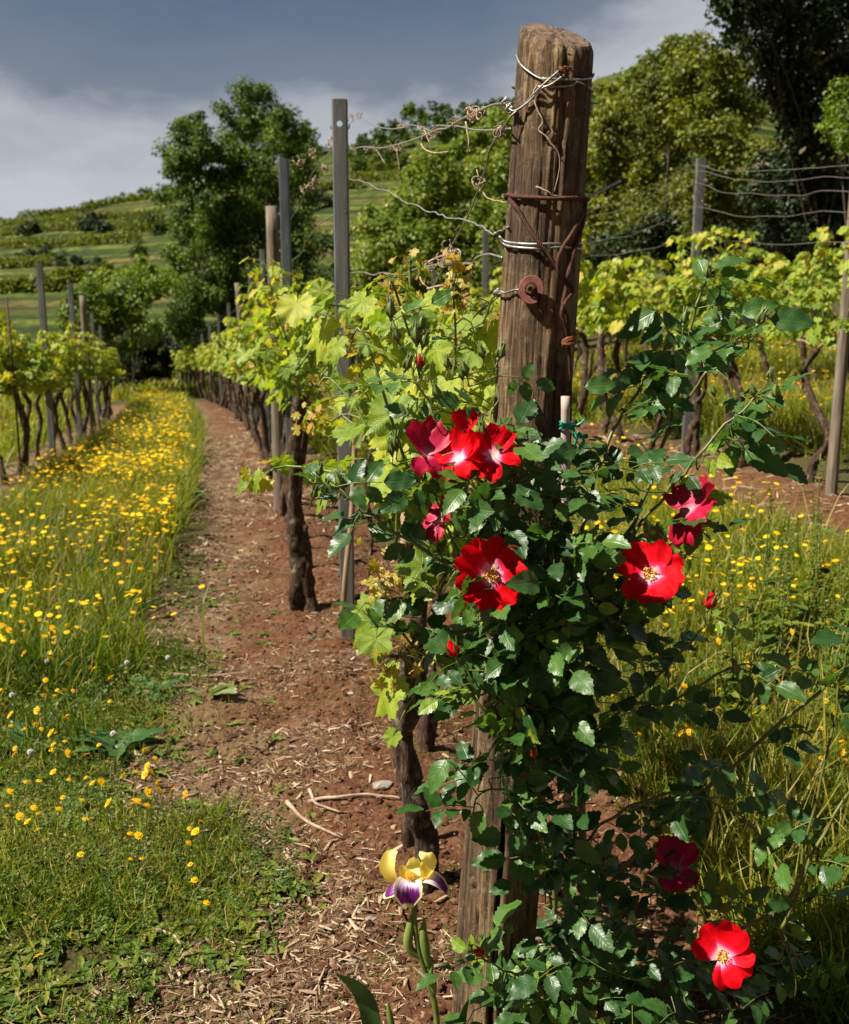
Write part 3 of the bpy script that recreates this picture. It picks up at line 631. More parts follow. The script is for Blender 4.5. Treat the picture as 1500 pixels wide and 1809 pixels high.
metal_post(468, 440, 11, 'grey metal post just left of and behind the weathered wooden post', g1)
metal_post(446, 485, 15, 'slim grey metal post right of the short leaning wooden post', g1)
wood_post(423, 500, 19, 'short leaning wooden post further down the central row', g1, .06, -.05)
for q, (px, py, Y_) in enumerate([(406, 535, 23), (387, 555, 28), (371, 568, 31), (357, 590, 34), (345, 592, 37), (332, 612, 41), (318, 625, 45)]):
    metal_post(px, py, Y_, ['first', 'second', 'third', 'fourth', 'fifth', 'sixth', 'last'][q]+' small metal post beyond the leaning wooden post', g1, .075)
wood_post(-30, 440, 11, 'wooden post of the left row at the left edge', g2, .05)
metal_post(78, 465, 13.3, 'tallest metal post of the left vine row', g2, .085)
metal_post(130, 500, 16, 'second metal post of the left vine row', g2, .08)
wood_post(151, 522, 17.6, 'stubby wooden post of the left vine row', g2, .06)
metal_post(165, 552, 19.5, 'thin metal post right of the stubby wooden one in the left row', g2, .06)
metal_post(178, 575, 22, 'farthest thin metal post of the left vine row', g2, .06)
metal_post(1223, 280, 8.2, 'tall metal post of the right vine row carrying five wires', g3, .075)
wood_post(1490, 308, 6.05, 'wooden post of the right vine row at the right edge', g3, .034)
metal_post(856, 405, 14.6, 'metal post of the right row just left of the wooden end post', g3, .085)
metal_post(766, 475, 18.4, 'small metal post of the right row under the tangle of dry tendrils', g3, .08)
wood_post(703, 493, 22.3, 'small wooden post of the right row right of the holed metal post', g3, .075)
rod = MB(); rod.tube([(0, 0, -.2), (.01, 0, 1.0), (0, 0, 2.0)], .011, 6); o = rod.build('iron_rod', M['rust']); b = P(8, 480, 10.2); o.location = (b[0], 10.2, G1(b[0], 10.2)); tag(o, 'thin rusty rod standing at the left edge in the left row', 'rod')

# ------------------------------------------------------------------ the big wooden end post
PT, PB = P(984, 62, 1.8), P(862, 1847, 1.8)
def pax(z):
    s = (z-PB[2])/(PT[2]-PB[2]); return np.array([PB[0]+(PT[0]-PB[0])*s, 1.8, z])
def prad(z):
    s = (z-PB[2])/(PT[2]-PB[2]); return .0815*(1-s)+.0655*s
def post_pt(px, py, off=.003):
    z = P(px, py, 1.8)[2]
    for _ in range(3):
        c = pax(z); r = prad(z)+off
        cpx, _cy = topix(c); zc = 1.8*ct-(z-H)*st
        l = np.clip((px-cpx)/F*zc/r, -1, 1); a = math.asin(l)
        fwd = np.array([c[0], c[1], 0]); fwd /= np.linalg.norm(fwd); rt_ = np.array([fwd[1], -fwd[0], 0])
        p = c + r*(math.sin(a)*rt_ - math.cos(a)*fwd); z = P(px, py, p[1])[2]
    return p
def wrap(px0, py0, px1, py1, off=.003, n=22):   # wire going round the hidden back from the right edge to the left edge
    a, b = post_pt(px0, py0, off), post_pt(px1, py1, off); ca, cb = pax(a[2]), pax(b[2])
    ta = math.atan2(a[1]-ca[1], a[0]-ca[0]); tb = math.atan2(b[1]-cb[1], b[0]-cb[0])
    if tb < ta: tb += 2*PI
    out = []
    for s in np.linspace(0, 1, n):
        z = a[2]*(1-s)+b[2]*s; th = ta*(1-s)+tb*s; c = pax(z); r = prad(z)+off; out.append((c[0]+r*math.cos(th), c[1]+r*math.sin(th), z))
    return out
nz, na = 620, 168; zt = PT[2]; zs = np.linspace(-.12, zt, nz); th = np.arange(na)*2*PI/na
TT, ZS = np.meshgrid(th, zs); c_, s_ = np.cos(TT), np.sin(TT)
base_r = .0815*(1-(ZS-PB[2])/(PT[2]-PB[2]))+.0655*(ZS-PB[2])/(PT[2]-PB[2])
camth = math.atan2(-1.8, -.15)
dl = .0042*fbm(c_*1.3, s_*1.3, ZS*.9, 3, 21) + .0016*fbm(c_*9, s_*9, ZS*1.8, 3, 22) + .0011*fbm(c_*24, s_*24, ZS*3.4, 2, 23)
strip = fbm(c_*3.1, s_*3.1, ZS*1.6, 2, 40); dl -= .0035*np.clip(strip-.35, 0, .3)/.3*(np.clip(strip-.35, 0, .02)/.02)
crk = np.zeros_like(TT)
def crack(a0, z0, z1, wd, dp, wob):
    a = camth+a0+wob*np.sin(ZS*7+a0*9)+.02*vn(ZS*30, a0, s=31); d = np.abs((TT-a+PI) % (2*PI)-PI)
    e = np.clip((ZS-z0)/.12, 0, 1)*np.clip((z1-ZS)/.12, 0, 1); return np.clip(1-d/(wd*np.maximum(e, .01)), 0, 1)*(e > 0)*dp
for a in [(-.02, -.2, .62, .095, 1, .02), (.55, .9, 1.5, .03, .5, .03), (-.75, .85, 1.95, .025, .5, .02), (-1.15, -.1, 2.05, .04, .6, .01), (.2, 1.62, 1.98, .022, .4, .02), (-.35, 1.0, 1.35, .022, .4, .04), (.9, .1, .9, .03, .5, .03), (-.5, .05, .5, .02, .5, .03), (2.4, 0, 1.9, .08, .8, .02)]: crk = np.maximum(crk, crack(*a))
dl -= .028*crk**1.3
# knot
kp = post_pt(973, 228, 0); kth = math.atan2(kp[1]-1.8, kp[0]-pax(kp[2])[0]); dth = ((TT-kth+PI) % (2*PI)-PI)*.066; dk = np.hypot(dth, (ZS-kp[2])*.8)
dl += .004*np.exp(-(dk/.007)**2) - .003*np.exp(-((dk-.011)/.003)**2)
kp = post_pt(838, 1560, 0); kth = math.atan2(kp[1]-1.8, kp[0]-pax(kp[2])[0]); dth = ((TT-kth+PI) % (2*PI)-PI)*.08; dk2 = np.hypot(dth, (ZS-kp[2])*.8); dl += .003*np.exp(-(dk2/.006)**2)-.004*np.exp(-((dk2-.010)/.004)**2)
ch = np.clip((ZS-(zt-.022))/.022, 0, 1); dl -= ch**2*(.007+.004*fbm(c_*5, s_*5, 0, 3, 33))
RR_ = base_r+dl; sl_ = (ZS-PB[2])/(PT[2]-PB[2])
V = np.stack([PB[0]+(PT[0]-PB[0])*sl_+RR_*c_, 1.8+RR_*s_, ZS+np.clip((ZS-(zt-.3))/.3, 0, 1)*(.030*s_-.012*c_)], -1)
mb = MB(); i, j = np.meshgrid(np.arange(nz-1), np.arange(na), indexing='ij'); j2 = (j+1) % na
A = np.zeros((nz*na, 3)); A[:, 2] = np.clip(crk*1.3, 0, 1).ravel()
Vf = V.reshape(-1, 3)
mb.add(Vf, np.stack([i*na+j, i*na+j2, (i+1)*na+j2, (i+1)*na+j], -1).reshape(-1, 4), None, A)
o = mb.build('post_shaft', M['post']); proot = empty('wooden_end_post', (PB[0], 1.8, 0)); 
o.parent = proot; o.location = (-PB[0], -1.8, 0); tag(proot, 'thick weathered wooden post in the foreground behind the red roses', 'post')
mb = MB(); nr = 30; ring = V[-1]; cen = ring.mean(0); rows_ = []
for q in range(nr+1):
    k = q/nr; rr = cen+(ring-cen)*(1-k*.999); x, y = rr[:, 0]-cen[0], rr[:, 1]-cen[1]
    rr[:, 2] = rr[:, 2] + .004*(1-(1-k)**2) + k*.004*fbm(x*90+3, y*90, 0, 3, 8)*min(1, k*6) + .0010*np.sin(np.hypot(x, y)*1500)*min(1, k*4) - .004*x/.06*k; rows_.append(rr)
i, j = np.meshgrid(np.arange(nr), np.arange(na), indexing='ij'); j2 = (j+1) % na
mb.add(np.vstack(rows_), np.stack([i*na+j, i*na+j2, (i+1)*na+j2, (i+1)*na+j], -1).reshape(-1, 4))
M['post_end'] = simple('post_end_grain', (.03, .018, .012), (.20, .125, .075), 60, .9, 0, .8, .004, (1, 1, 1))
o = mb.build('post_top', M['post_end'], proot); o.location = (-PB[0], -1.8, 0)
spl = MB()
for q in range(26):
    a = rng.uniform(PI, 2*PI); z = rng.uniform(zt-.06, zt-.04) if q < 16 else rng.uniform(.9, 1.9); c = pax(z); r = prad(z)-(.004 if q < 16 else -.0)
    if q >= 16: a = rng.choice([.05, PI-.02])+rng.normal()*.05
    p0 = np.array([c[0]+r*math.cos(a), 1.8+r*math.sin(a), z]); spl.tube([p0, p0+np.array([math.cos(a)*.003, math.sin(a)*.003, rng.uniform(-.010, .006)])], [.0012, .0003], 4)
o = spl.build('splinter', M['post_end'], proot); o.location = (-PB[0], -1.8, 0)

def wiggle(pts, amp, seed, k=8, fr=60):
    p = spline(pts, k); s = np.arange(len(p))*.37
    return p+amp*np.stack([vn(s, seed, s=1), vn(s, seed+9, s=2), vn(s, seed+19, s=3)], 1)
def wire(name, pts, r, m, label, cat='wire', group=None, amp=0, k=6, n=6):
    mb = MB(); p = wiggle(pts, amp, random.random()*50, k) if amp else spline(pts, k); mb.tube(p, r, n)
    c = p[0]; o = mb.build(name, M[m], origin=c); tag(o, label, cat, group); return o
pp = post_pt
# top loops
wire('tie_wire', [pp(990, 128), pp(960, 140), pp(925, 118), pp(910, 98), *wrap(1044, 130, 909, 98)[::-1][2:-1:3], pp(1042, 138), pp(1015, 141), pp(985, 140), pp(958, 138)], .0019, 'wire', 'upper grey wire looped round the head of the wooden end post')
wire('tie_wire', [pp(1046, 160), pp(1020, 145), pp(1005, 152), pp(960, 153), pp(907, 152), *wrap(1046, 160, 907, 152)[::-1][2:-1:3], pp(1046, 160)], .0018, 'wire', 'second grey wire round the post head, just under the upper loop')
def edge_free(px, py, Y): return P(px, py, Y)
W5 = [pp(988, 124, .008), pp(965, 145, .009), pp(945, 165, .008), pp(925, 188, .006), P(903, 205, 1.76), P(890, 225, 1.78), P(866, 262, 1.9), P(860, 290, 1.93), P(848, 325, 2.0), P(832, 370, 2.1), P(812, 410, 2.2), P(795, 440, 2.3), P(775, 490, 2.45), P(735, 560, 2.8)]
wire('brace_wire', W5, .0019, 'wire_old', 'dark diagonal wire running down left from the head of the wooden post')
wire('brace_wire', [pp(996, 132, .008), pp(975, 148, .009), pp(955, 158, .008), pp(935, 180, .007), P(908, 196, 1.76), P(893, 184, 1.78)], .0018, 'wire', 'short bright wire strand twisted over the post head')
def rowpl(px, py, u0=.505):   # ray meets the vertical plane of the central row between the metal post and the end post
    ax_, ay_ = mp1.location.x, mp1.location.y; bx_, by_ = .155, 1.8; d = ray(px, py); m_ = (bx_-ax_)/(by_-ay_)
    k = (ax_-m_*ay_)/(d[0]-m_*d[1]); return np.array([0, 0, H])+d*k
def tw(L): return [rowpl(*q) for q in L]
gw = 'trellis wires between the metal post and the wooden end post'
wire('trellis_wire', tw([(617, 203), (635, 205), (655, 218), (680, 227), (712, 226), (722, 221), (745, 224), (760, 231), (772, 222), (790, 222), (815, 224), (835, 228), (860, 230), (888, 228)])+[P(903, 228, 1.76)], .0017, 'wire', 'topmost thin wire from near the hole of the metal post', group=gw, amp=.001)
wire('trellis_wire', tw([(617, 252), (622, 263), (640, 260), (672, 261), (700, 256), (740, 243), (770, 230), (792, 226), (812, 212), (840, 198), (866, 188), (888, 182)])+[P(905, 190, 1.76)], .0023, 'wire', 'thick knotted wire rising to the post head, hung with dry tendrils', group=gw, amp=.001)
wire('trellis_wire', tw([(617, 316), (628, 318), (650, 323), (662, 332), (678, 336), (700, 346), (715, 358), (735, 362), (750, 372), (775, 378), (800, 386), (822, 390), (845, 397), (860, 408), (873, 415), (876, 411), (892, 404)])+[pp(900, 402)], .0019, 'wire', 'bare wavy wire sloping down to the right in mid-air', group=gw, amp=.003, k=9)
wire('trellis_wire', tw([(620, 482), (640, 480), (660, 486), (675, 482), (710, 485), (735, 475), (760, 470), (785, 466), (812, 465), (832, 464), (845, 453), (866, 447), (878, 452)])+[pp(889, 455)], .0022, 'wire', 'thick crinkled wire meeting the tendril tangle and the post', group=gw, amp=.002)
wire('trellis_wire', [pp(938, 511, .006), pp(915, 511, .006), pp(897, 517, .005), P(880, 516, 1.78), P(868, 530, 1.85), P(860, 560, 1.95), P(845, 575, 2.05), P(822, 585, 2.2), P(790, 600, 2.5), P(740, 640, 3.0), P(640, 690, 4.2)], .0020, 'wire_old', 'wire leading left from the rusty ring down into the vine leaves', group=gw, amp=.002)
wire('trellis_wire', [P(620, 712, 4.3), P(600, 742, 4.6), P(580, 744, 4.8), P(566, 720, 5.0), P(560, 700, 5.1), P(552, 685, 5.2), P(535, 665, 5.6), P(505, 640, 6.2)], .003, 'wire', 'slack wire sagging across the old trunks left of the holed metal post', group=gw, amp=.004)
kn_ = MB()
kl = iter(['coiled wire knot just left of the post head', 'small wire coil touching the left edge of the post head', 'coiled wire knot left of the rusty ring plate'])
for (px, py, Yk, rk, n_) in [(895, 182, 1.78, .0075, 3), (901, 192, 1.77, .006, 2), (880, 517, 1.80, .006, 3)]:
    kn_ = MB(); c = P(px, py, Yk); tt_ = np.linspace(0, n_*2*PI, 14*n_); kn_.tube(np.stack([c[0]+rk*np.cos(tt_)+.002*np.sin(tt_*3.1), c[1]+.004*np.sin(tt_*.7), c[2]+rk*np.sin(tt_)+.002*np.cos(tt_*2.3)], 1), .0017, 5); tag(kn_.build('wire_knot', M['wire_old']), next(kl), 'wire knot')
# double loop at mid height, straight stub, nail
wire('tie_wire', [*wrap(1025, 432, 888, 425)[::3], pp(886, 420, .010), pp(893, 432, .006), pp(915, 437, .004), pp(950, 439, .004), pp(990, 437, .004), *wrap(1025, 440, 886, 432)[::3], pp(884, 418, .014), pp(895, 427, .006), pp(930, 431, .005), pp(970, 431, .005), pp(1024, 430, .004)], .0023, 'wire', 'double silver wire loop round the middle of the wooden post above the ring')
wire('wire_stub', [pp(1036, 352, .002), P(1060, 338, 1.82), P(1096, 319, 1.85)], .0026, 'wire', 'straight cut wire end sticking out right of the wooden post')
wire('wire_stub', [pp(1042, 182, 0), P(1057, 183, 1.8)], .0018, 'wire_old', 'tiny nail end at the upper right edge of the wooden post')
wire('wire_stub', [pp(1040, 196, 0), P(1046, 200, 1.8), P(1050, 215, 1.8)], .0010, 'wire_old', 'tiny bent wire end under the nail at the right edge of the post')
# staple, rusty
st_ = MB(); c = pp(994, 122, .004)
for q in range(7): st_.tube([c+rng.normal(size=3)*.004, c+rng.normal(size=3)*.006+[0, -.004, 0], c+rng.normal(size=3)*.006], .0016, 5)
tag(st_.build('rusty_staple', M['rust_knot'], origin=c), 'small rusty staple holding the wires on the post head', 'staple')
# steel cable
def cable(pts, R=.0022, ns=3, rs=.0021, pitch=.013, k=12):
    p = spline(pts, k); ln = np.concatenate([[0], np.cumsum(np.linalg.norm(np.diff(p, axis=0), axis=1))]); L = np.arange(0, ln[-1], .0022)
    p = np.stack([np.interp(L, ln, p[:, q]) for q in range(3)], 1); tg = np.gradient(p, axis=0); tg /= np.linalg.norm(tg, axis=1)[:, None]
    a = np.cross(tg, [0.1, .3, 1.]); a /= np.linalg.norm(a, axis=1)[:, None]; b = np.cross(tg, a); out = []
    for q in range(ns):
        f = L/pitch*2*PI+q*2*PI/ns; out.append(p+R*(np.cos(f)[:, None]*a+np.sin(f)[:, None]*b))
    return out, rs
cb = MB(); o_ = .006
def addc(pts, **kw):
    ss, rs = cable(pts, **kw)
    for s__ in ss: cb.tube(s__, rs, 5)
addc([pp(898, 343, o_), pp(915, 347, o_), pp(945, 349, o_), pp(975, 351, o_), pp(1010, 350, o_), pp(1034, 352, o_)]+wrap(1035, 352, 897, 343, o_)[2::3], )
addc([pp(902, 352, o_), pp(915, 368, o_), pp(930, 395, o_), pp(950, 425, o_+.004), pp(966, 447, o_+.004), pp(980, 470, .011), pp(992, 490, .012), pp(998, 503, .010)])
addc([pp(1033, 355, o_), pp(1030, 385, o_), pp(1022, 415, o_), pp(1012, 445, o_), pp(1003, 478, .010), pp(998, 510, .014), pp(992, 540, .016), pp(1000, 560, .016), pp(1003, 600, .016)])
addc([pp(1028, 375, .012), pp(1010, 410, .013), pp(996, 432, .015), pp(985, 455, .016), pp(985, 480, .016), pp(1003, 500, .016), pp(1009, 515, .018), pp(996, 535, .02), pp(990, 555, .018), pp(998, 580, .018), pp(1003, 603, .016)])
addc([pp(1003, 605, .012), pp(1004, 640, .012), pp(1005, 670, .010), pp(1005, 760, .008), pp(1003, 900, .008)], R=.0018, rs=.0018)
b0 = PB.copy(); tag(cb.build('steel_cable', M['rust'], origin=(PB[0], 1.8, .9)), 'rusty stranded cable crossing in a V and plaited down the wooden post', 'cable')
kk = MB(); c = pp(1003, 600, .016)
for q in range(5):
    tt_ = np.linspace(0, 2*PI, 18); ax1 = rng.normal(size=3); ax1 /= np.linalg.norm(ax1); ax2 = np.cross(ax1, [0, 0, 1.]); ax2 /= np.linalg.norm(ax2)
    kk.tube(c+[0, 0, rng.uniform(-.006, .006)]+(.010*np.cos(tt_)[:, None]*np.array([1., 0, .2*q])+.006*np.sin(tt_)[:, None]*np.array([0, .8, .5-.2*q])), .0035, 6, jit=.2)
tag(kk.build('cable_knot', M['rust_knot'], origin=c), 'orange-brown rust knot at the bottom of the plaited cable', 'knot')
# rusty ring plate with hooked bolt
rg = empty('anchor_ring', (0, 0, 0)); c = pp(940, 512, .006); fw = c-pax(c[2]); fw[2] = 0; fw /= np.linalg.norm(fw); rt_ = np.array([-fw[1], fw[0], 0])
mb = MB(); n = 40; g_ = np.linspace(math.radians(-20), math.radians(300), n); Vr = []
for a in g_:
    for (rr, dd) in ((.0245, 0), (.0250, .003), (.0235, .005), (.0125, .005), (.0115, .003), (.012, 0)): Vr.append(c+rr*.92*math.cos(a)*rt_+rr*math.sin(a)*np.array([0, 0, 1.])+dd*fw)
Q = [(i*6+j, i*6+(j+1) % 6, (i+1)*6+(j+1) % 6, (i+1)*6+j) for i in range(n-1) for j in range(6)]
mb.add(Vr, Q+[(0, 1, 4, 5), (1, 2, 3, 4), ((n-1)*6+5, (n-1)*6+4, (n-1)*6+1, (n-1)*6), ((n-1)*6+4, (n-1)*6+3, (n-1)*6+2, (n-1)*6+1)])
mb.build('ring_plate', M['rust_plate'], rg, smooth=False)
mb = MB(); c2 = c+fw*.004
mb.tube([c-fw*.01, c2, c2+fw*.004], .0075, 12); mb.tube(c2+fw*.004+np.array([(.006*math.cos(a))*rt_+.006*math.sin(a)*np.array([0, 0, 1]) for a in np.linspace(0, 5, 14)]), .0026, 6)
mb.build('bolt', M['rust'], rg); tag(rg, 'rust-red open ring plate bolted to the middle of the wooden post', 'ring plate')
# dry tendrils
def tendril(pts, r, label, name='dry_tendril', amp=.0006, group='dry tendrils clinging to the wires', origin=True):
    mb = MB(); p = wiggle(pts, amp, random.random()*50, 7); mb.tube(p, np.linspace(r, r*.6, len(p)), 5); o = mb.build(name, M['tendril'], origin=p[0]); tag(o, label, 'tendril', group); return o
tendril([pp(950, 150, .008), pp(944, 162, .006), pp(946, 182, .005), pp(956, 205, .006), pp(959, 217, .005), pp(952, 229, .004), pp(964, 240, .005), pp(975, 255, .006), pp(985, 270, .006), pp(988, 290, .006), pp(985, 310, .006), pp(978, 338, .006)], .0016, 'long kinked dry tendril hanging down the front of the wooden post')
tendril([pp(948, 330, .004), pp(965, 337, .006), pp(975, 345, .006), pp(985, 346, .006)], .0018, 'short dry scrap lying on the rusty cable')
tendril([P(847, 322, 2.0), P(853, 338, 2.0), P(862, 350, 1.98), P(880, 355, 1.95), P(895, 358, 1.9)], .0018, 'pale dry tendril curving from the diagonal wire to the post')
tendril([P(842, 300, 2.0), P(846, 312, 1.99), P(852, 322, 2.0), P(845, 326, 1.98), P(858, 320, 1.97), P(866, 322, 1.97)], .0013, 'little dry curl knotted on the diagonal wire')
tendril(tw([(746, 243), (745, 255), (752, 265), (770, 270), (792, 268)]), .0022, 'curved dry tendril end hanging under the thick knotted wire')
tendril(tw([(823, 215), (826, 235), (828, 255), (826, 270)]), .002, 'straight dry tendril hanging from the thick wire')
tendril(tw([(748, 225), (752, 235), (758, 250), (762, 240), (746, 236)]), .0014, 'small tendril curl where two wires cross')
tendril(tw([(700, 262), (703, 280), (706, 300)]), .0013, 'thin dark tendril dangling under the thick wire near its middle')
tendril(tw([(665, 265), (672, 275), (680, 288)]), .0013, 'thin dark tendril dangling close to the metal post')
tendril(tw([(755, 510), (775, 505), (800, 500), (825, 492), (834, 482), (830, 472), (815, 478)]), .003, 'bent dry cane end looping below the tendril tangle')
tendril(tw([(742, 490), (747, 500), (756, 508), (760, 515)]), .002, 'thin crooked tendril left of the bent dry cane')
tendril(tw([(757, 463), (770, 456), (790, 448)]), .003, 'straight grey twig poking left out of the tendril tangle')
tg = MB(); r0 = np.random.default_rng(77)
def tangle(cx, cy, sx_, sy_, k, f=rowpl, r=.0013):
    for _ in range(k):
        c = f(cx+r0.normal()*sx_, cy+r0.normal()*sy_); R = r0.uniform(.004, .014); a = rv(1)[0]; b = np.cross(a, rv(1)[0]); b /= np.linalg.norm(b); q = np.linspace(0, r0.uniform(3, 8), 14)
        tg.tube(c+R*np.cos(q)[:, None]*a+R*np.sin(q)[:, None]*b*.8+q[:, None]*.0012*rv(1)[0], r*r0.uniform(.6, 1.3), 4)
tangle(797, 456, 7, 10, 40); tangle(793, 466, 9, 4, 14)
ctr = rowpl(796, 458)
for _ in range(14): e_ = rowpl(796+r0.normal()*9, 460+r0.normal()*9); tg.tube(spline([ctr, (ctr+e_)/2+rv(1)[0]*.006, e_], 4), .0013, 4)
tag(tg.build('tendril_tangle', M['tendril']), 'knotty clump of dry tendrils where the diagonal wire meets the crinkled wire', 'tendrils')
tg = MB(); tangle(835, 202, 4.5, 4, 24); tag(tg.build('tendril_tangle', M['tendril']), 'small clump of dry tendrils on the thick wire left of the post head', 'tendrils')
tg = MB()
for px, py in [(706, 258), (700, 262), (690, 259), (664, 262), (648, 260), (710, 226), (746, 224), (762, 236), (770, 231), (620, 205), (633, 204), (804, 218), (625, 265)]: tangle(px, py, 2.5, 3, 4, r=.0011)
tangle(884, 228, 3, 3, 6, lambda a, b: P(a, b, 1.8), .0011); tangle(757, 470, 4, 4, 6, r=.0012); tangle(846, 322, 2, 2, 5, lambda a, b: P(a, b, 2.0), .001)
tag(tg.build('tendril_knots', M['tendril']), 'scattered tiny dry tendril knots along the upper wires', 'tendrils', kind='stuff')
tg = MB()
for px, py in [(592, 235), (585, 250), (575, 300), (560, 318), (545, 330), (535, 290), (550, 275), (590, 285), (540, 335), (525, 288)]:
    tangle(px, py, 4, 4, 7, lambda a, b: P(a, b, 5.2), .003)
tag(tg.build('tendril_knots', M['tendril']), 'dry tendrils clinging to the wires between the holed and the dark metal post', 'tendrils', kind='stuff')

# trellis wires along the rows
def roww(u, Y0, Y1, z, label, group, r=.0028, sag=.05, step=5.0, jit=.015, m='wire'):
    ys = np.arange(Y0, Y1+.01, .25 if Y0 < 12 else .5); xs = u+crow(ys); s = ((ys-Y0)/step) % 1
    zz = z(ys) if callable(z) else z+np.interp(xs-crow(ys), CU, CZ)-.035*np.clip(ys-8, 0, 40)
    zz = zz - sag*4*s*(1-s)+jit*vn(ys*1.7, z if not callable(z) else 1, s=4)
    mb = MB(); mb.tube(np.stack([xs+.01*vn(ys*2, 3, s=5), ys, zz], 1), r, 5); o = mb.build('trellis_wire', M[m]); tag(o, label, 'wire', group); return o
for z, w_ in ((2.3, 'top'), (2.0, 'upper'), (1.7, 'lower')):
    wire('trellis_wire', [P(606, 175, 4.35)*[1, 1, 0]+[0, 0, z], *[np.array([.5+crow(y)-.0, y, z-.035*max(0, y-8)-.03*math.sin(y)]) for y in (5.2, 6.2, 8, 11, 15, 19, 23, 28, 34, 41, 46)]], .003, 'wire_old', w_+' wire running back from the holed metal post along the central row', group='wires along the central row', amp=.012)
for k, (ya, yb, yc, yd) in enumerate(((289, 292, 375, 470), (312, 303, 388, 478), (338, 328, 402, 486), (372, 366, 430, 500), (425, 412, 452, 512))):
    A_, B_ = P(1490, ya, 6.05), P(1223, yb, 8.15); C_, D_ = P(1036, yc, 10.4), P(856, yd, 14.5); O_ = A_+(A_-B_)*.6
    sg_ = lambda a, b, q, s: a*(1-q)+b*q-np.array([0, 0, s*4*q*(1-q)])
    pts_ = [O_]+[sg_(A_, B_, q, .05) for q in (0, .25, .5, .75)]+[sg_(B_, C_, q, .06) for q in (0, .3, .6)]+[sg_(C_, D_, q, .05) for q in (0, .3, .6, 1)]
    wire('trellis_wire', pts_, .0023, 'wire_old', ['top', 'second', 'third', 'fourth', 'lowest'][k]+' of the five wires along the right vine row', group='wires along the right row', amp=.015)
for k, z in enumerate((2.1, 1.8)): roww(-2.5, 9, 24, z, ['upper', 'lower'][k]+' wire along the left vine row', 'wires along the left row', .003)
tg = MB()
for _ in range(60):
    y = r0.uniform(5.5, 18); z = r0.choice([2.42, 2.31, 2.14])+.40-.035*max(0, y-8)-.06; c = np.array([3.84+crow(y), y, z])
    q = np.linspace(0, r0.uniform(3, 7), 8); R = r0.uniform(.01, .03); a = rv(1)[0]; b = rv(1)[0]; tg.tube(c+R*np.cos(q)[:, None]*a+R*np.sin(q)[:, None]*b, .0025, 4)
tag(tg.build('tendril_knots', M['tendril']), 'dry tendril bits on the wires of the right vine row', 'tendrils', kind='stuff')

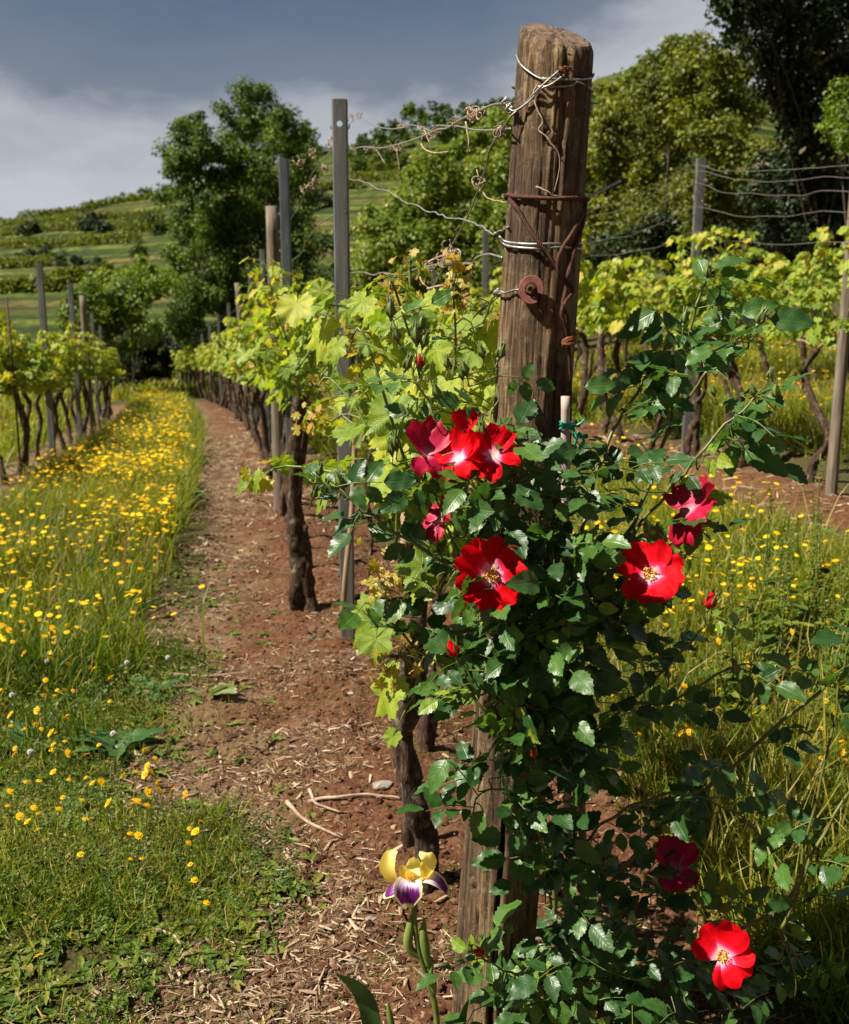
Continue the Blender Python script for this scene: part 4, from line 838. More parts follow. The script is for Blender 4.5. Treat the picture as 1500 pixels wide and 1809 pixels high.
# ------------------------------------------------------------------ grapevines
def vine_proto(seed, hi=True, nleaf=110, trunk_r=.035, burl=False, top=1.62, sparse=1.0, pts=None, thin=False):
    r0 = np.random.default_rng(seed); root = empty('grapevine'); m1 = MB()
    if pts is None:
        x = np.cumsum(r0.normal(size=6)*.035); y = np.cumsum(r0.normal(size=6)*.07)
        pts = [(x[i]-x[0], y[i]-y[0], z) for i, z in enumerate((-.08, .12, .35, .58, .8, .98))]
    q = spline(pts, 7 if hi else 4); rr = np.linspace(trunk_r*1.15, trunk_r*.8, len(q)); rr[:4] *= np.linspace(1.5, 1.05, 4)
    if thin: rr = rr*np.where(np.arange(len(q)) < len(q)*.35, 1, .3)
    rr *= 1+.22*np.abs(vn(np.arange(len(q))*.25, seed, s=6)); m1.tube(q, rr, 20 if hi else 8, jit=.42, seed=seed)
    head = q[-1]
    if burl and hi:
        for bz in (.24,): 
            j_ = int(len(q)*bz); e = q[j_]+np.array([r0.choice([-1, 1])*.05, -.02, 0]); b_ = spline([q[j_]-[0, 0, .16], e-[0, 0, .08], e*.7+q[j_]*.3+[0, 0, .06], q[j_]+[0, 0, .18]], 6); m1.tube(b_, .024+.010*np.sin(np.linspace(0, PI, len(b_))), 14, jit=.4, seed=seed+3)
    if not thin:
        j_ = int(len(q)*.5); a_ = q[j_]; e = a_+np.array([r0.normal()*.05, r0.choice([-1, 1])*.22, .35]); m1.tube(spline([a_, a_+np.array([0, (e[1]-a_[1])*.6, .1]), e], 6), np.linspace(trunk_r*.7, trunk_r*.4, 13), 10 if hi else 6, jit=.25, seed=seed+1)
    m1.build('trunk', M['bark'], root)
    m2 = MB(); cord = [head]
    tips = []; LP = []; LN = []; LS = []; LF = []
    for s in (-1, 1):
        e = head+np.array([r0.normal()*.04, s*.42, r0.uniform(.0, .08)]); c_ = spline([head, (head+e)/2+[0, 0, .05], e], 5); m2.tube(c_, np.linspace(.012, .007, len(c_)), 6, jit=.1)
        cord.append(e)
    ns = 13 if hi else 10
    ns = int(ns*(1 if sparse > .9 else .8))
    for k in range(ns):
        s = (k+.5)/ns*2-1; b = head+np.array([r0.normal()*.05, s*.46+r0.normal()*.03, .10+r0.normal()*.04])
        ln = r0.uniform(.32, .72)*(top-1.0)/.62; lean = np.array([r0.normal()*.34, r0.normal()*.24, 1.0]); lean /= np.linalg.norm(lean)
        if k % 6 == 3: lean = np.array([r0.choice([-1, 1])*.8, r0.normal()*.3, .25]); ln *= .6
        e = b+lean*ln; m_ = (b+e)/2+r0.normal(size=3)*.05; dd = e+np.array([lean[0]*.1, 0, -.04])
        q = spline([b, m_, e, dd], 4); m2.tube(q, np.linspace(.0045, .002, len(q)), 5, mat=1); tips.append(q[-1])
        nl = max(3, int(nleaf*(2.1 if sparse > .9 else 1.3)/ns)); fr = np.linspace(.08, .97, nl)
        for f in fr:
            p = q[int(f*(len(q)-1))]; sd = 1 if r0.random() < .5 else -1; az = r0.uniform(0, 2*PI); out = np.array([math.cos(az)*1.1, math.sin(az)*.7, r0.uniform(-.2, .3)]); out /= np.linalg.norm(out)
            pl = r0.uniform(.03, .10); pe = p+out*pl+[0, 0, -.01]; 
            if hi: m2.tube(np.array([p, (p+pe)/2+[0, 0, .008], pe]), .0014, 4, mat=1, cap=False)
            LP.append(pe); LN.append(np.array([out[0]*.9, out[1]*.6, .75])+r0.normal(size=3)*.32); LF.append(out*.8+np.array([0, 0, -.75])); LS.append(r0.uniform(.036, .078)*(1-.42*f))
    m2.build('cane', [M['cane'], M['green_stem']], root)
    LP, LN, LF, LS = map(np.array, (LP, LN, LF, LS)); m3 = MB(); k = len(LP); ix = r0.integers(0, 5 if hi else 3, k)
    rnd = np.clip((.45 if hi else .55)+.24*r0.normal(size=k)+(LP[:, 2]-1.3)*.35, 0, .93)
    fr_ = frames(LN, LF, LS*(1.0 if hi else 1.35))
    for v in range(5 if hi else 3): mk = ix == v; m3.inst((VL if hi else VLO)[v], fr_[mk], LP[mk], rnd[mk])
    # young tips
    T = np.repeat(np.array(tips), 7, 0); T = T+r0.normal(size=T.shape)*[.016, .016, .03]; kk = len(T)
    m3.inst(VL[2] if hi else CARD, frames(rv(kk)+[0, 0, .3], rv(kk)+[0, 0, .5], r0.uniform(.010, .028, kk)*(1 if hi else 2)), T, r0.uniform(0, 1, kk), 1)
    m3.build('foliage', [M['vine_leaf'] if hi else M['vine_leaf_far'], M['shoot_tip']], root, smooth=hi)
    root.location = (0, -50, -20); return root
hiP = [vine_proto(101, True, 150, .034, True), vine_proto(102, True, 140, .026, False), vine_proto(103, True, 190, .036, True, 1.72), vine_proto(104, True, 190, .030, True, 1.7)]
loP = [vine_proto(201+i, False, 135, [.03, .034, .026, .032][i], top=[1.6, 1.7, 1.65, 1.55][i]) for i in range(4)]
first = vine_proto(117, True, 70, .029, False, 1.55, .7, pts=[(0, 0, -.05), (.01, .0, .12), (-.03, 0, .3), (-.045, 0, .45), (-.02, 0, .62), (-.01, 0, .8), (-.03, .0, .95)])
second = vine_proto(106, True, 65, .026, False, 1.55, .8, thin=True)
gn1 = vine_proto(107, True, 90, .036, True, 1.46, .95, pts=[(0, 0, -.05), (-.02, 0, .12), (-.06, 0, .3), (-.075, 0, .5), (-.065, 0, .8), (-.03, 0, 1.10)])
gn2 = vine_proto(108, True, 90, .032, True, 1.46, .95, pts=[(0, 0, -.05), (-.01, 0, .1), (-.05, .03, .3), (-.09, .05, .48), (-.03, 0, .75), (.02, 0, 1.08)])
nums = ['', 'first', 'second', 'third', 'fourth', 'fifth', 'sixth', 'seventh', 'eighth', 'ninth', 'tenth', 'eleventh', 'twelfth', 'thirteenth', 'fourteenth', 'fifteenth', 'sixteenth', 'seventeenth', 'eighteenth', 'nineteenth', 'twentieth']
def place(proto, u, Y_, label, group, rz=0, sc=1, used=set()):
    x = float(u+crow(Y_)); loc = (x, Y_, G1(x, Y_)-.015)
    if proto.name not in used: used.add(proto.name); o = proto; o.location = loc; o.rotation_euler = (0, 0, rz); o.scale = (sc,)*3
    else: o = dup(proto, loc, rz, sc)
    return tag(o, label, 'grapevine', group)
n_ = 0
for k in range(44):
    Y_ = 2.31+.86*k; n_ += 1
    if k == 0: pr, rz = first, .1
    elif k == 1: pr, rz = second, .2
    elif k == 2: pr, rz = second, PI
    elif k == 3: pr, rz = gn1, .05
    elif k == 4: pr, rz = gn2, -.05
    elif k == 5: pr, rz = gn1, PI-.2
    elif Y_ < 10: pr = hiP[k % 4]; rz = PI*(k % 2)+.2*random.random()
    else: pr = loP[k % 4]; rz = PI*random.randint(0, 1)+.15+random.random()*.3
    lab = {1: 'grapevine with a thick dark trunk directly behind the iris and wooden end post', 2: 'grapevine with a short knobbly stump, second behind the wooden end post', 3: 'grapevine with a thin trunk at the foot of the holed metal post'}.get(n_)
    if not lab: lab = (nums[n_]+' grapevine back from the wooden end post in the central row') if n_ <= 20 else 'leafy grapevine far down the central row toward the twin trees'
    place(pr, (.41 if k in (3, 4, 5) else .60 if k in (1, 2) else .50)+.05*random.uniform(-1, 1), Y_+random.uniform(-.06, .06), lab, 'grapevines of the central row', rz, random.uniform(.93, 1.06))
for k in range(20):
    Y_ = 8.6+.86*k; place(loP[(k+1) % 4], -2.5+.08*random.uniform(-1, 1), Y_, (nums[k+1]+' grapevine from the left edge in the left row') if k < 12 else 'grapevine at the far end of the left row', 'grapevines of the left row', PI*random.randint(0, 1)+.2, random.uniform(.92, 1.05))
for k in range(32):
    Y_ = 4.25+.72*k; pr = hiP[(k+2) % 4] if Y_ < 8.3 else loP[k % 4]
    place(pr, 3.84+.08*random.uniform(-1, 1), Y_, (nums[k+1]+' grapevine from the right edge in the row right of the wooden post') if k < 16 else 'grapevine in the far part of the right row', 'grapevines of the right row', PI*random.randint(0, 1)+.2, random.uniform(.90, 1.0) if Y_ < 9 else random.uniform(1.0, 1.1))
for k in range(14):
    Y_ = 8.5+.9*k; place(loP[(k+3) % 4], 7.4+.1*random.uniform(-1, 1), Y_, 'grapevine in the farthest row on the right slope', 'grapevines of the farthest right row', PI*random.randint(0, 1)+.2, random.uniform(.95, 1.05))
for k in range(9):
    Y_ = 17+.95*k; place(loP[k % 4], -6.0, Y_, 'grapevine in the row glimpsed beyond the left row', 'grapevines beyond the left row', .2, 1)

# low hanging leaf sprays on the first vines
def leafspray(L, label):
    mb = MB(); P0 = []; 
    root = empty('vine_shoot', P(*L[0][:3])); tag(root, label, 'vine shoot', 'stray vine shoots by the rose')
    o0 = P(*L[0][:3]); pts = np.array([P(*q[:3]) for q in L])-o0; s = spline(pts, 6); mb.tube(s, np.linspace(.004, .002, len(s)), 6); mb.build('stem', M['green_stem'], root); return root, o0
for L, leaves, lab in [
    ([(745, 1180, 2.05), (715, 1130, 2.02), (690, 1080, 2.0), (675, 1030, 2.02)], [(640, 1120, .085, -.6), (665, 1150, .055, .2), (720, 1080, .04, .3), (600, 1010, .0, 0)], 'vine shoot with large bright leaves hanging left of the rose'),
    ([(745, 1210, 2.02), (725, 1170, 2.0), (705, 1160, 1.98)], [(668, 1235, .085, -.9), (690, 1310, .03, 0), (770, 1160, .04, .5)], 'vine shoot with one long drooping leaf above the stump'),
    ([(800, 1010, 2.1), (805, 900, 2.05), (800, 750, 2.1), (805, 600, 2.1), (800, 510, 2.1)], [(675, 790, .08, -.4), (700, 760, .08, .2), (740, 850, .06, 0), (690, 900, .05, .3), (685, 870, .06, .5), (710, 620, .06, 0), (790, 700, .06, .5), (830, 590, .05, .2), (760, 540, .045, 0), (830, 640, .05, -.4), (760, 640, .06, -.4), (700, 800, .07, .6), (780, 960, .05, .3), (700, 830, .07, .4), (850, 700, .05, 0), (720, 720, .07, -.3), (810, 820, .06, .3)], 'upright vine shoot between metal post and wooden post, topped by orange tips'),
    ([(760, 1060, 2.3), (740, 950, 2.3), (770, 850, 2.3), (790, 720, 2.35), (820, 640, 2.35)], [(650+37*i+(i*53 % 31), 560+(i*97 % 430), .055+.035*((i*37) % 10)/10, ((i*7) % 5-2)*.2) for i in range(0, 7)]+[(675+(i*71 % 195), 700+(i*113 % 300), .05+.035*((i*31) % 10)/10, ((i*3) % 5-2)*.2) for i in range(17)], 'leafy yellow-green vine shoots directly behind the top rose cluster'),
    ([(700, 960, 2.6), (700, 850, 2.6), (680, 700, 2.7), (670, 560, 2.7), (700, 520, 2.7)], [(560, 610, .085, -.2), (660, 690, .06, .4), (650, 610, .08, .2), (610, 560, .05, 0), (560, 560, .075, .1), (670, 680, .08, .3), (520, 560, .07, 0), (690, 740, .06, 0), (690, 580, .06, 0), (730, 590, .055, .3), (570, 530, .05, .6), (720, 680, .07, .1), (690, 650, .07, -.3)], 'broad-leaved vine shoot in front of the holed metal post')]:
    root, o0 = leafspray(L, lab); Yl = L[0][2]; stp = np.array([P(*q[:3]) for q in L]); sp_ = spline(stp, 8)
    for q, (px, py, sz, tl) in enumerate(leaves):
        if sz <= 0: continue
        mb = MB()
        c = P(px, py, Yl+random.uniform(-.08, .08)); nr_ = np.array([[-.55+tl*.3, -.62, .55]])+rng.normal(size=(1, 3))*.22; fw_ = np.array([[tl*.6-.2, -.2, -1.0]])+rng.normal(size=(1, 3))*.15
        a = c-fw_[0]/np.linalg.norm(fw_[0])*sz*.5
        mb.inst(VL[q % 5], frames(nr_, fw_, [sz*.95]), (a-o0)[None], np.array([random.uniform(.3, .85)])); d_ = np.linalg.norm(sp_-a, axis=1); b = sp_[d_.argmin()]
        mb.tube(np.array([b-o0, (a+b)/2-o0+[0, 0, .012], a-o0]), .0016, 5, mat=1); mb.build('leaf', [M['vine_leaf'], M['green_stem'], M['shoot_tip']], root)
    mb = MB(); tip = stp[-1]-o0; T = tip+rng.normal(size=(26, 3))*[.03, .02, .045]
    mb.inst(VL[1], frames(rv(26), rv(26)+[0, 0, .6], rng.uniform(.008, .022, 26)), T, rng.uniform(0, 1, 26), 2)
    for q_ in T: mb.tube(np.array([tip, (tip+q_)/2+[0, 0, .006], q_]), .0008, 3, mat=1)
    mb.build('shoot_tip', [M['vine_leaf'], M['green_stem'], M['shoot_tip']], root)

# ------------------------------------------------------------------ stake and ties
def stake(pts, r, label, name='garden_stake', m='stake', n=10):
    mb = MB(); q = spline([P(*p) for p in pts], 8); mb.tube(q, r, n, jit=.05, seed=3); o = mb.build(name, M[m], origin=q[0]); tag(o, label, 'stake'); return o
stake([(999, 700, 1.70), (999, 900, 1.71), (1001, 1250, 1.72), (1004, 1500, 1.74), (1008, 1790, 1.77), (1010, 1860, 1.78)], .0078, 'pale pinkish cane stake tied with green plastic beside the wooden post')
stake([(1020, 1250, 1.82), (1030, 1500, 1.84), (1040, 1860, 1.86)], .0085, 'darker thin stake behind the pale one at the foot of the rose', m='cane')
def tie(c, R, label, ends=True):
    mb = MB()
    for dz in (-.004, .001, .005):
        tt_ = np.linspace(0, 2*PI, 20); mb.tube(c+np.stack([R*np.cos(tt_), R*np.sin(tt_), dz+.002*np.sin(tt_*2+dz*300)], 1), .0021, 6)
    if ends:
        mb.tube(spline([c+[R, -R*.5, 0], c+[R+.012, -.01, .004], c+[R+.02, -.012, .012]], 5), .0024, 6); mb.tube(spline([c+[R, -R*.5, 0], c+[R+.006, -.012, -.02], c+[R+.004, -.01, -.035]], 5), .003, 6)
        mb.tube(spline([c+[R+.006, 0, -.03], c+[R+.016, .002, -.012], c+[R+.022, .002, -.03], c+[R+.012, .002, -.042]], 5), .0025, 6)
    o = mb.build('plastic_tie', M['tie'], origin=c); tag(o, label, 'plant tie', 'green plastic plant ties'); return o
tie(P(1000, 752, 1.70), .0105, 'green plastic tie knotted round the pale stake beside the wooden post')
tie(P(1008, 1712, 1.76), .010, 'green plastic tie low on the pale stake at the foot of the rose', False)
tie(P(623, 714, 4.30), .02, 'green tie on the holed metal post among the vine leaves', False)
tie(P(552, 665, 5.2), .02, 'green tie on the cane left of the holed metal post', False)
stake([(603, 1110, 4.1), (612, 1000, 4.1), (622, 900, 4.15), (628, 750, 4.2)], .012, 'crooked grey-brown stick leaning on the holed metal post', 'old_stick', 'cane')

# ------------------------------------------------------------------ rose bush
rose = empty('rose_bush', (P(1010, 1850, 1.76)[0], 1.76, 0)); RO = np.array(rose.location); tag(rose, 'climbing rose with glossy dark leaves and red single flowers in front of the wooden post', 'rose bush')
canes = [
 ([(1000, 1880, 1.77), (985, 1650, 1.72), (965, 1480, 1.68), (935, 1300, 1.64), (910, 1180, 1.62), (890, 1090, 1.60), (872, 1020, 1.60)], .006),
 ([(960, 1460, 1.68), (930, 1300, 1.62), (905, 1150, 1.58), (880, 1050, 1.58), (800, 1000, 1.57), (720, 955, 1.56), (650, 905, 1.56), (590, 865, 1.56), (548, 845, 1.56)], .0048),
 ([(890, 1090, 1.6), (870, 980, 1.62), (850, 900, 1.64), (810, 790, 1.66), (770, 740, 1.68), (735, 670, 1.70), (705, 600, 1.72), (690, 545, 1.74)], .0036),
 ([(930, 1300, 1.66), (950, 1150, 1.62), (970, 1000, 1.60), (960, 900, 1.60), (900, 840, 1.60), (870, 810, 1.60)], .0040),
 ([(1010, 1880, 1.77), (1015, 1500, 1.75), (1012, 1200, 1.72), (1020, 1000, 1.72), (1040, 890, 1.74), (1075, 780, 1.76), (1110, 720, 1.78), (1150, 650, 1.8), (1185, 590, 1.8)], .0052),
 ([(1015, 1250, 1.72), (1050, 1090, 1.72), (1090, 980, 1.74), (1130, 900, 1.76), (1180, 760, 1.78), (1200, 680, 1.8), (1215, 590, 1.8), (1235, 520, 1.8), (1250, 475, 1.8)], .0050),
 ([(1050, 1090, 1.72), (1110, 960, 1.70), (1170, 880, 1.68), (1240, 800, 1.66), (1300, 730, 1.66), (1340, 700, 1.66)], .0038),
 ([(1060, 1060, 1.7), (1110, 1010, 1.66), (1150, 1015, 1.62)], .0030),
 ([(1090, 1080, 1.7), (1150, 990, 1.68), (1200, 950, 1.66), (1225, 905, 1.65)], .0030),
 ([(1170, 780, 1.78), (1240, 670, 1.76), (1300, 630, 1.76), (1330, 600, 1.74), (1345, 560, 1.74)], .0030),
 ([(1015, 1700, 1.76), (1080, 1560, 1.72), (1180, 1450, 1.68), (1300, 1350, 1.64), (1400, 1260, 1.62), (1500, 1175, 1.6), (1580, 1110, 1.6)], .0052),
 ([(1010, 1800, 1.76), (1180, 1700, 1.66), (1380, 1600, 1.6), (1440, 1500, 1.6), (1500, 1400, 1.6), (1560, 1330, 1.6)], .0048),
 ([(1380, 1640, 1.6), (1410, 1560, 1.60), (1445, 1400, 1.60), (1475, 1260, 1.6), (1490, 1180, 1.6), (1500, 1120, 1.6)], .0032),
 ([(1020, 1780, 1.75), (1120, 1720, 1.66), (1210, 1700, 1.6), (1275, 1690, 1.58)], .0036),
 ([(1050, 1650, 1.73), (1120, 1600, 1.68), (1180, 1560, 1.66), (1195, 1530, 1.66)], .0034),
 ([(985, 1700, 1.72), (950, 1740, 1.62), (900, 1720, 1.56), (850, 1690, 1.54), (830, 1680, 1.54)], .0030),
 ([(940, 1350, 1.64), (880, 1290, 1.56), (800, 1190, 1.55), (740, 1150, 1.56), (690, 1100, 1.58), (640, 1060, 1.60)], .0034),
 ([(930, 1280, 1.62), (870, 1230, 1.55), (820, 1180, 1.53), (800, 1150, 1.53)], .0026),
 ([(960, 1430, 1.66), (900, 1400, 1.58), (850, 1400, 1.56), (830, 1440, 1.56)], .0030),
 ([(1012, 1350, 1.74), (1100, 1250, 1.68), (1180, 1180, 1.66), (1230, 1120, 1.66), (1255, 1075, 1.66)], .0034),
 ([(1100, 1250, 1.68), (1200, 1230, 1.66), (1300, 1180, 1.64), (1370, 1170, 1.62)], .0030),
 ([(1015, 1500, 1.74), (1100, 1430, 1.66), (1200, 1400, 1.62), (1290, 1430, 1.6), (1350, 1480, 1.6)], .0034),
 ([(820, 1000, 1.58), (790, 930, 1.58), (775, 900, 1.6), (770, 850, 1.62), (755, 810, 1.62)], .0026),
 ([(850, 900, 1.62), (850, 780, 1.64), (880, 700, 1.66), (870, 620, 1.68)], .0024),
 ([(870, 1000, 1.6), (860, 900, 1.6), (850, 850, 1.6), (840, 820, 1.6)], .0026),
 ([(1020, 1780, 1.75), (1100, 1780, 1.66), (1180, 1830, 1.6), (1260, 1860, 1.58)], .0030),
 ([(975, 1600, 1.70), (960, 1500, 1.62), (930, 1420, 1.58), (920, 1350, 1.56)], .0028),
]
st_mb = MB(); CP = []
for q, (L, r) in enumerate(canes):
    s = spline([P(*p) for p in L], 9); s = s+.004*np.stack([vn(np.arange(len(s))*.4, q, s=a) for a in (1, 2, 3)], 1)
    st_mb.tube(s-RO, np.linspace(r*.95, r*.45, len(s)), 8, jit=.05, seed=q); CP.append((s, r))
    for k in range(2, len(s)-2, 3):      # thorns
        d = rv(1)[0]; st_mb.tube(np.array([s[k]-RO, s[k]-RO+d*r*1.2, s[k]-RO+d*r*2.4-[0, 0, .002]]), [.0016, .001, .0002], 4)
CPall = np.vstack([s for s, r in CP])
def blocked(p):            # inside the wooden post
    c = pax(p[2]); return math.hypot(p[0]-c[0], p[1]-c[1]) < prad(p[2])+.012
# compound leaves: attach points
AP = []
r0 = np.random.default_rng(3)
for q, (s, r) in enumerate(CP):
    dens = {1: .55, 2: .55, 23: .5, 22: .6, 4: .65, 5: .6, 6: .6, 9: .7, 10: .6, 11: .55, 12: .6, 20: .7, 21: .7}.get(q, 1.0)
    L_ = np.linalg.norm(np.diff(s, axis=0), axis=1).sum(); n = int(L_/.036*dens)
    for k in range(n):
        f = (k+.5)/n; 
        if (q in (0, 4) and f < .25) or r0.random() < .12: continue
        p = s[int(f*(len(s)-1))]; AP.append((p, p))
# filler twigs in the body of the bush: (px,py,spread_x,spread_y,Y0,Y1,count)
for (px, py, sx_, sy_, Y0_, Y1_, n) in [(920, 930, 70, 45, 1.56, 1.68, 20), (950, 1010, 60, 60, 1.56, 1.68, 26), (790, 1060, 45, 40, 1.58, 1.68, 7), (940, 1130, 80, 60, 1.54, 1.7, 38), (1040, 1150, 70, 80, 1.60, 1.78, 26), (880, 1210, 70, 40, 1.54, 1.64, 16),
        (960, 1260, 80, 60, 1.54, 1.70, 28), (1080, 1290, 80, 80, 1.58, 1.8, 17), (870, 1330, 40, 40, 1.56, 1.62, 6), (985, 1400, 40, 60, 1.56, 1.7, 14), (1130, 1480, 90, 80, 1.6, 1.8, 13), (1010, 1580, 50, 80, 1.62, 1.74, 20),
        (960, 1740, 60, 40, 1.52, 1.66, 24), (1060, 1730, 60, 60, 1.56, 1.74, 24), (1150, 1690, 80, 80, 1.6, 1.8, 15), (1240, 1790, 80, 40, 1.54, 1.7, 14), (1290, 1570, 80, 80, 1.56, 1.75, 8), (1250, 1340, 80, 70, 1.6, 1.8, 6),
        (900, 830, 50, 30, 1.58, 1.66, 8), (1010, 850, 40, 50, 1.62, 1.7, 9), (1140, 730, 60, 70, 1.72, 1.84, 6), (1090, 1060, 60, 40, 1.62, 1.78, 14), (850, 670, 30, 60, 1.64, 1.72, 2), (720, 1000, 50, 40, 1.58, 1.66, 2), (1380, 1700, 70, 70, 1.58, 1.72, 12), (1280, 780, 60, 60, 1.64, 1.78, 6)]:
    for _ in range(n):
        p = P(px+r0.normal()*sx_*.75, py+r0.normal()*sy_*.75, r0.uniform(Y0_, Y1_))
        if blocked(p) or p[2] < .05: continue
        d = np.linalg.norm(CPall-p, axis=1); b = CPall[d.argmin()]
        if d.min() > .16: b = p+(b-p)/d.min()*.16
        st_mb.tube(spline(np.array([b, (b+p)/2+r0.normal(size=3)*.01+[0, 0, -.008], p])-RO, 4), np.linspace(.0017, .0010, 9), 5); AP.append((p, b))
LPs, LNs, LFs, LSs, LRs = [], [], [], [], []
for (p, b) in AP:
    px, py = topix(np.asarray(p))
    if 770 < px < 945 and 1455 < py < 1655: continue
    if px > 1080 and py > 1080 and r0.random() < .42: continue
    if r0.random() < .20: continue
    if 690 < px < 860 and 1230 < py < 1500 and r0.random() < .7: continue
    az = r0.uniform(0, 2*PI); out = np.array([math.cos(az), math.sin(az)*.7-.25, r0.uniform(-.35, .45)]); out /= np.linalg.norm(out)
    young = r0.random() < .10; rl = r0.uniform(.055, .095); nr_ = np.array([-.42, -.58, .65])+r0.normal(size=3)*.38; nr_ -= out*nr_.dot(out); nr_ /= np.linalg.norm(nr_)
    sd = np.cross(out, nr_); base = .5+.16*r0.normal(); pe = p+out*rl
    if blocked(pe): continue
    rach = spline(np.array([p, p+out*rl*.5+nr_*.005, pe-[0, 0, .006]])-RO, 4); st_mb.tube(rach, np.linspace(.0012, .0008, len(rach)), 4, mat=1, cap=False)
    lz = r0.uniform(.037, .056)*(.75 if young else 1); prs = [(.38, 1), (.38, -1), (.68, 1), (.68, -1), (1.0, 0)]
    if r0.random() < .35: prs += [(.14, 1), (.14, -1)]
    for f, sg in prs:
        if r0.random() < .05: continue
        q = p+out*rl*f+nr_*.004*f-[0, 0, .006*f]; d = (out*.45+sd*sg) if sg else out
        d = d/np.linalg.norm(d)+r0.normal(size=3)*.10-[0, 0, .18]; n2_ = nr_+r0.normal(size=3)*.22
        LPs.append(q-RO+d*.003); LNs.append(n2_); LFs.append(d); LSs.append(lz*(.62 if f < .2 else .85 if sg else 1.1)*r0.uniform(.85, 1.15)); LRs.append(r0.uniform(.9, 1) if young else np.clip(base+.08*r0.normal(), 0, .88))
# specific large leaves seen singly
for (px, py, Y_, ang, sz) in [(960, 795, 1.60, 60, .07), (920, 805, 1.60, 180, .055), (1060, 680, 1.72, 80, .055), (1240, 480, 1.78, 160, .05), (1290, 465, 1.78, 70, .055), (1340, 545, 1.72, 70, .06), (1395, 570, 1.72, 100, .07), (1245, 600, 1.76, 110, .048), (1130, 560, 1.76, 250, .06), (1150, 585, 1.76, 255, .05), (1345, 820, 1.64, 130, .075), (1290, 815, 1.66, 175, .05), (1150, 705, 1.76, 160, .045), (935, 1290, 1.52, 170, .06), (700, 1080, 1.56, 220, .05), (610, 970, 1.56, 200, .055), (670, 1080, 1.58, 215, .05), (780, 1370, 1.54, 200, .06), (790, 1255, 1.53, 215, .055), (845, 1455, 1.54, 200, .05), (930, 880, 1.56, 130, .06), (1380, 1595, 1.58, 90, .05), (1400, 840, 1.66, 140, .05), (1225, 955, 1.62, 200, .05), (1320, 745, 1.66, 120, .06), (765, 830, 1.60, 220, .05), (735, 905, 1.58, 205, .06)]:
    a = math.radians(ang); d = np.array([math.sin(a), -.1, math.cos(a)]); LPs.append(P(px, py, Y_)-RO-d*sz*.5); LNs.append(np.array([-.3, -.75, .5])+r0.normal(size=3)*.2); LFs.append(d); LSs.append(sz*1.05); LRs.append(r0.uniform(.3, .75))
    a_ = P(px, py, Y_)-d*sz*.5; dd = np.linalg.norm(CPall-a_, axis=1); b = CPall[dd.argmin()]
    if dd.min() < .2: st_mb.tube(spline(np.array([b, (a_+b)/2+[0, 0, .006], a_])-RO, 4), .0013, 4, mat=1)
st_mb.build('cane', [M['rose_cane'], M['green_stem']], rose)
LPs, LNs, LFs, LSs, LRs = map(np.array, (LPs, LNs, LFs, LSs, LRs)); ix = r0.integers(0, 4, len(LPs)); fr_ = frames(LNs, LFs, LSs); mb = MB()
for v in range(4): mk = ix == v; mb.inst(RL[v], fr_[mk], LPs[mk], LRs[mk])
mb.build('foliage', M['rose_leaf'], rose)
print('rose leaflets', len(LPs))

def basis(n, roll=0.0):
    n = np.asarray(n, float); n = n/np.linalg.norm(n); x = np.cross([0, 0, 1.], n); x = x/np.linalg.norm(x) if np.linalg.norm(x) > 1e-3 else np.array([1., 0, 0]); y = np.cross(n, x)
    c, s = math.cos(roll), math.sin(roll); return np.stack([x*c+y*s, -x*s+y*c, n], -1)
def petalgrid(R, azim, wid, tilt, curl, seed, nu=12, nv=11, notch=.16, ruf=.10, cup=.10):
    r0 = np.random.default_rng(seed); V = []; A = []
    for i in range(nu):
        s = i/(nu-1)
        for j in range(nv):
            v = j/(nv-1)*2-1
            w = wid*R*(.16+.84*math.sin(PI*.5*min(1, s*1.25)))*(1-.12*max(0, s-.75)*4*0)
            rad = R*s*(1-.26*abs(v)**2.4*s - notch*math.exp(-(v/.3)**2)*s**5)
            lat = w*v*(1-.16*abs(v)*s)
            z = R*(tilt*s + curl*s*s) + cup*R*v*v*s + ruf*R*s*s*(math.sin(v*5+seed)+.6*math.sin(v*9+seed*2.3+s*4)) + .02*R*r0.normal()*s
            ca, sa = math.cos(azim), math.sin(azim); V.append((rad*ca-lat*sa, rad*sa+lat*ca, z)); A.append((v, s, (seed % 10)/10))
    Q = [(i*nv+j, i*nv+j+1, (i+1)*nv+j+1, (i+1)*nv+j) for i in range(nu-1) for j in range(nv-1)]
    return np.array(V), Q, A
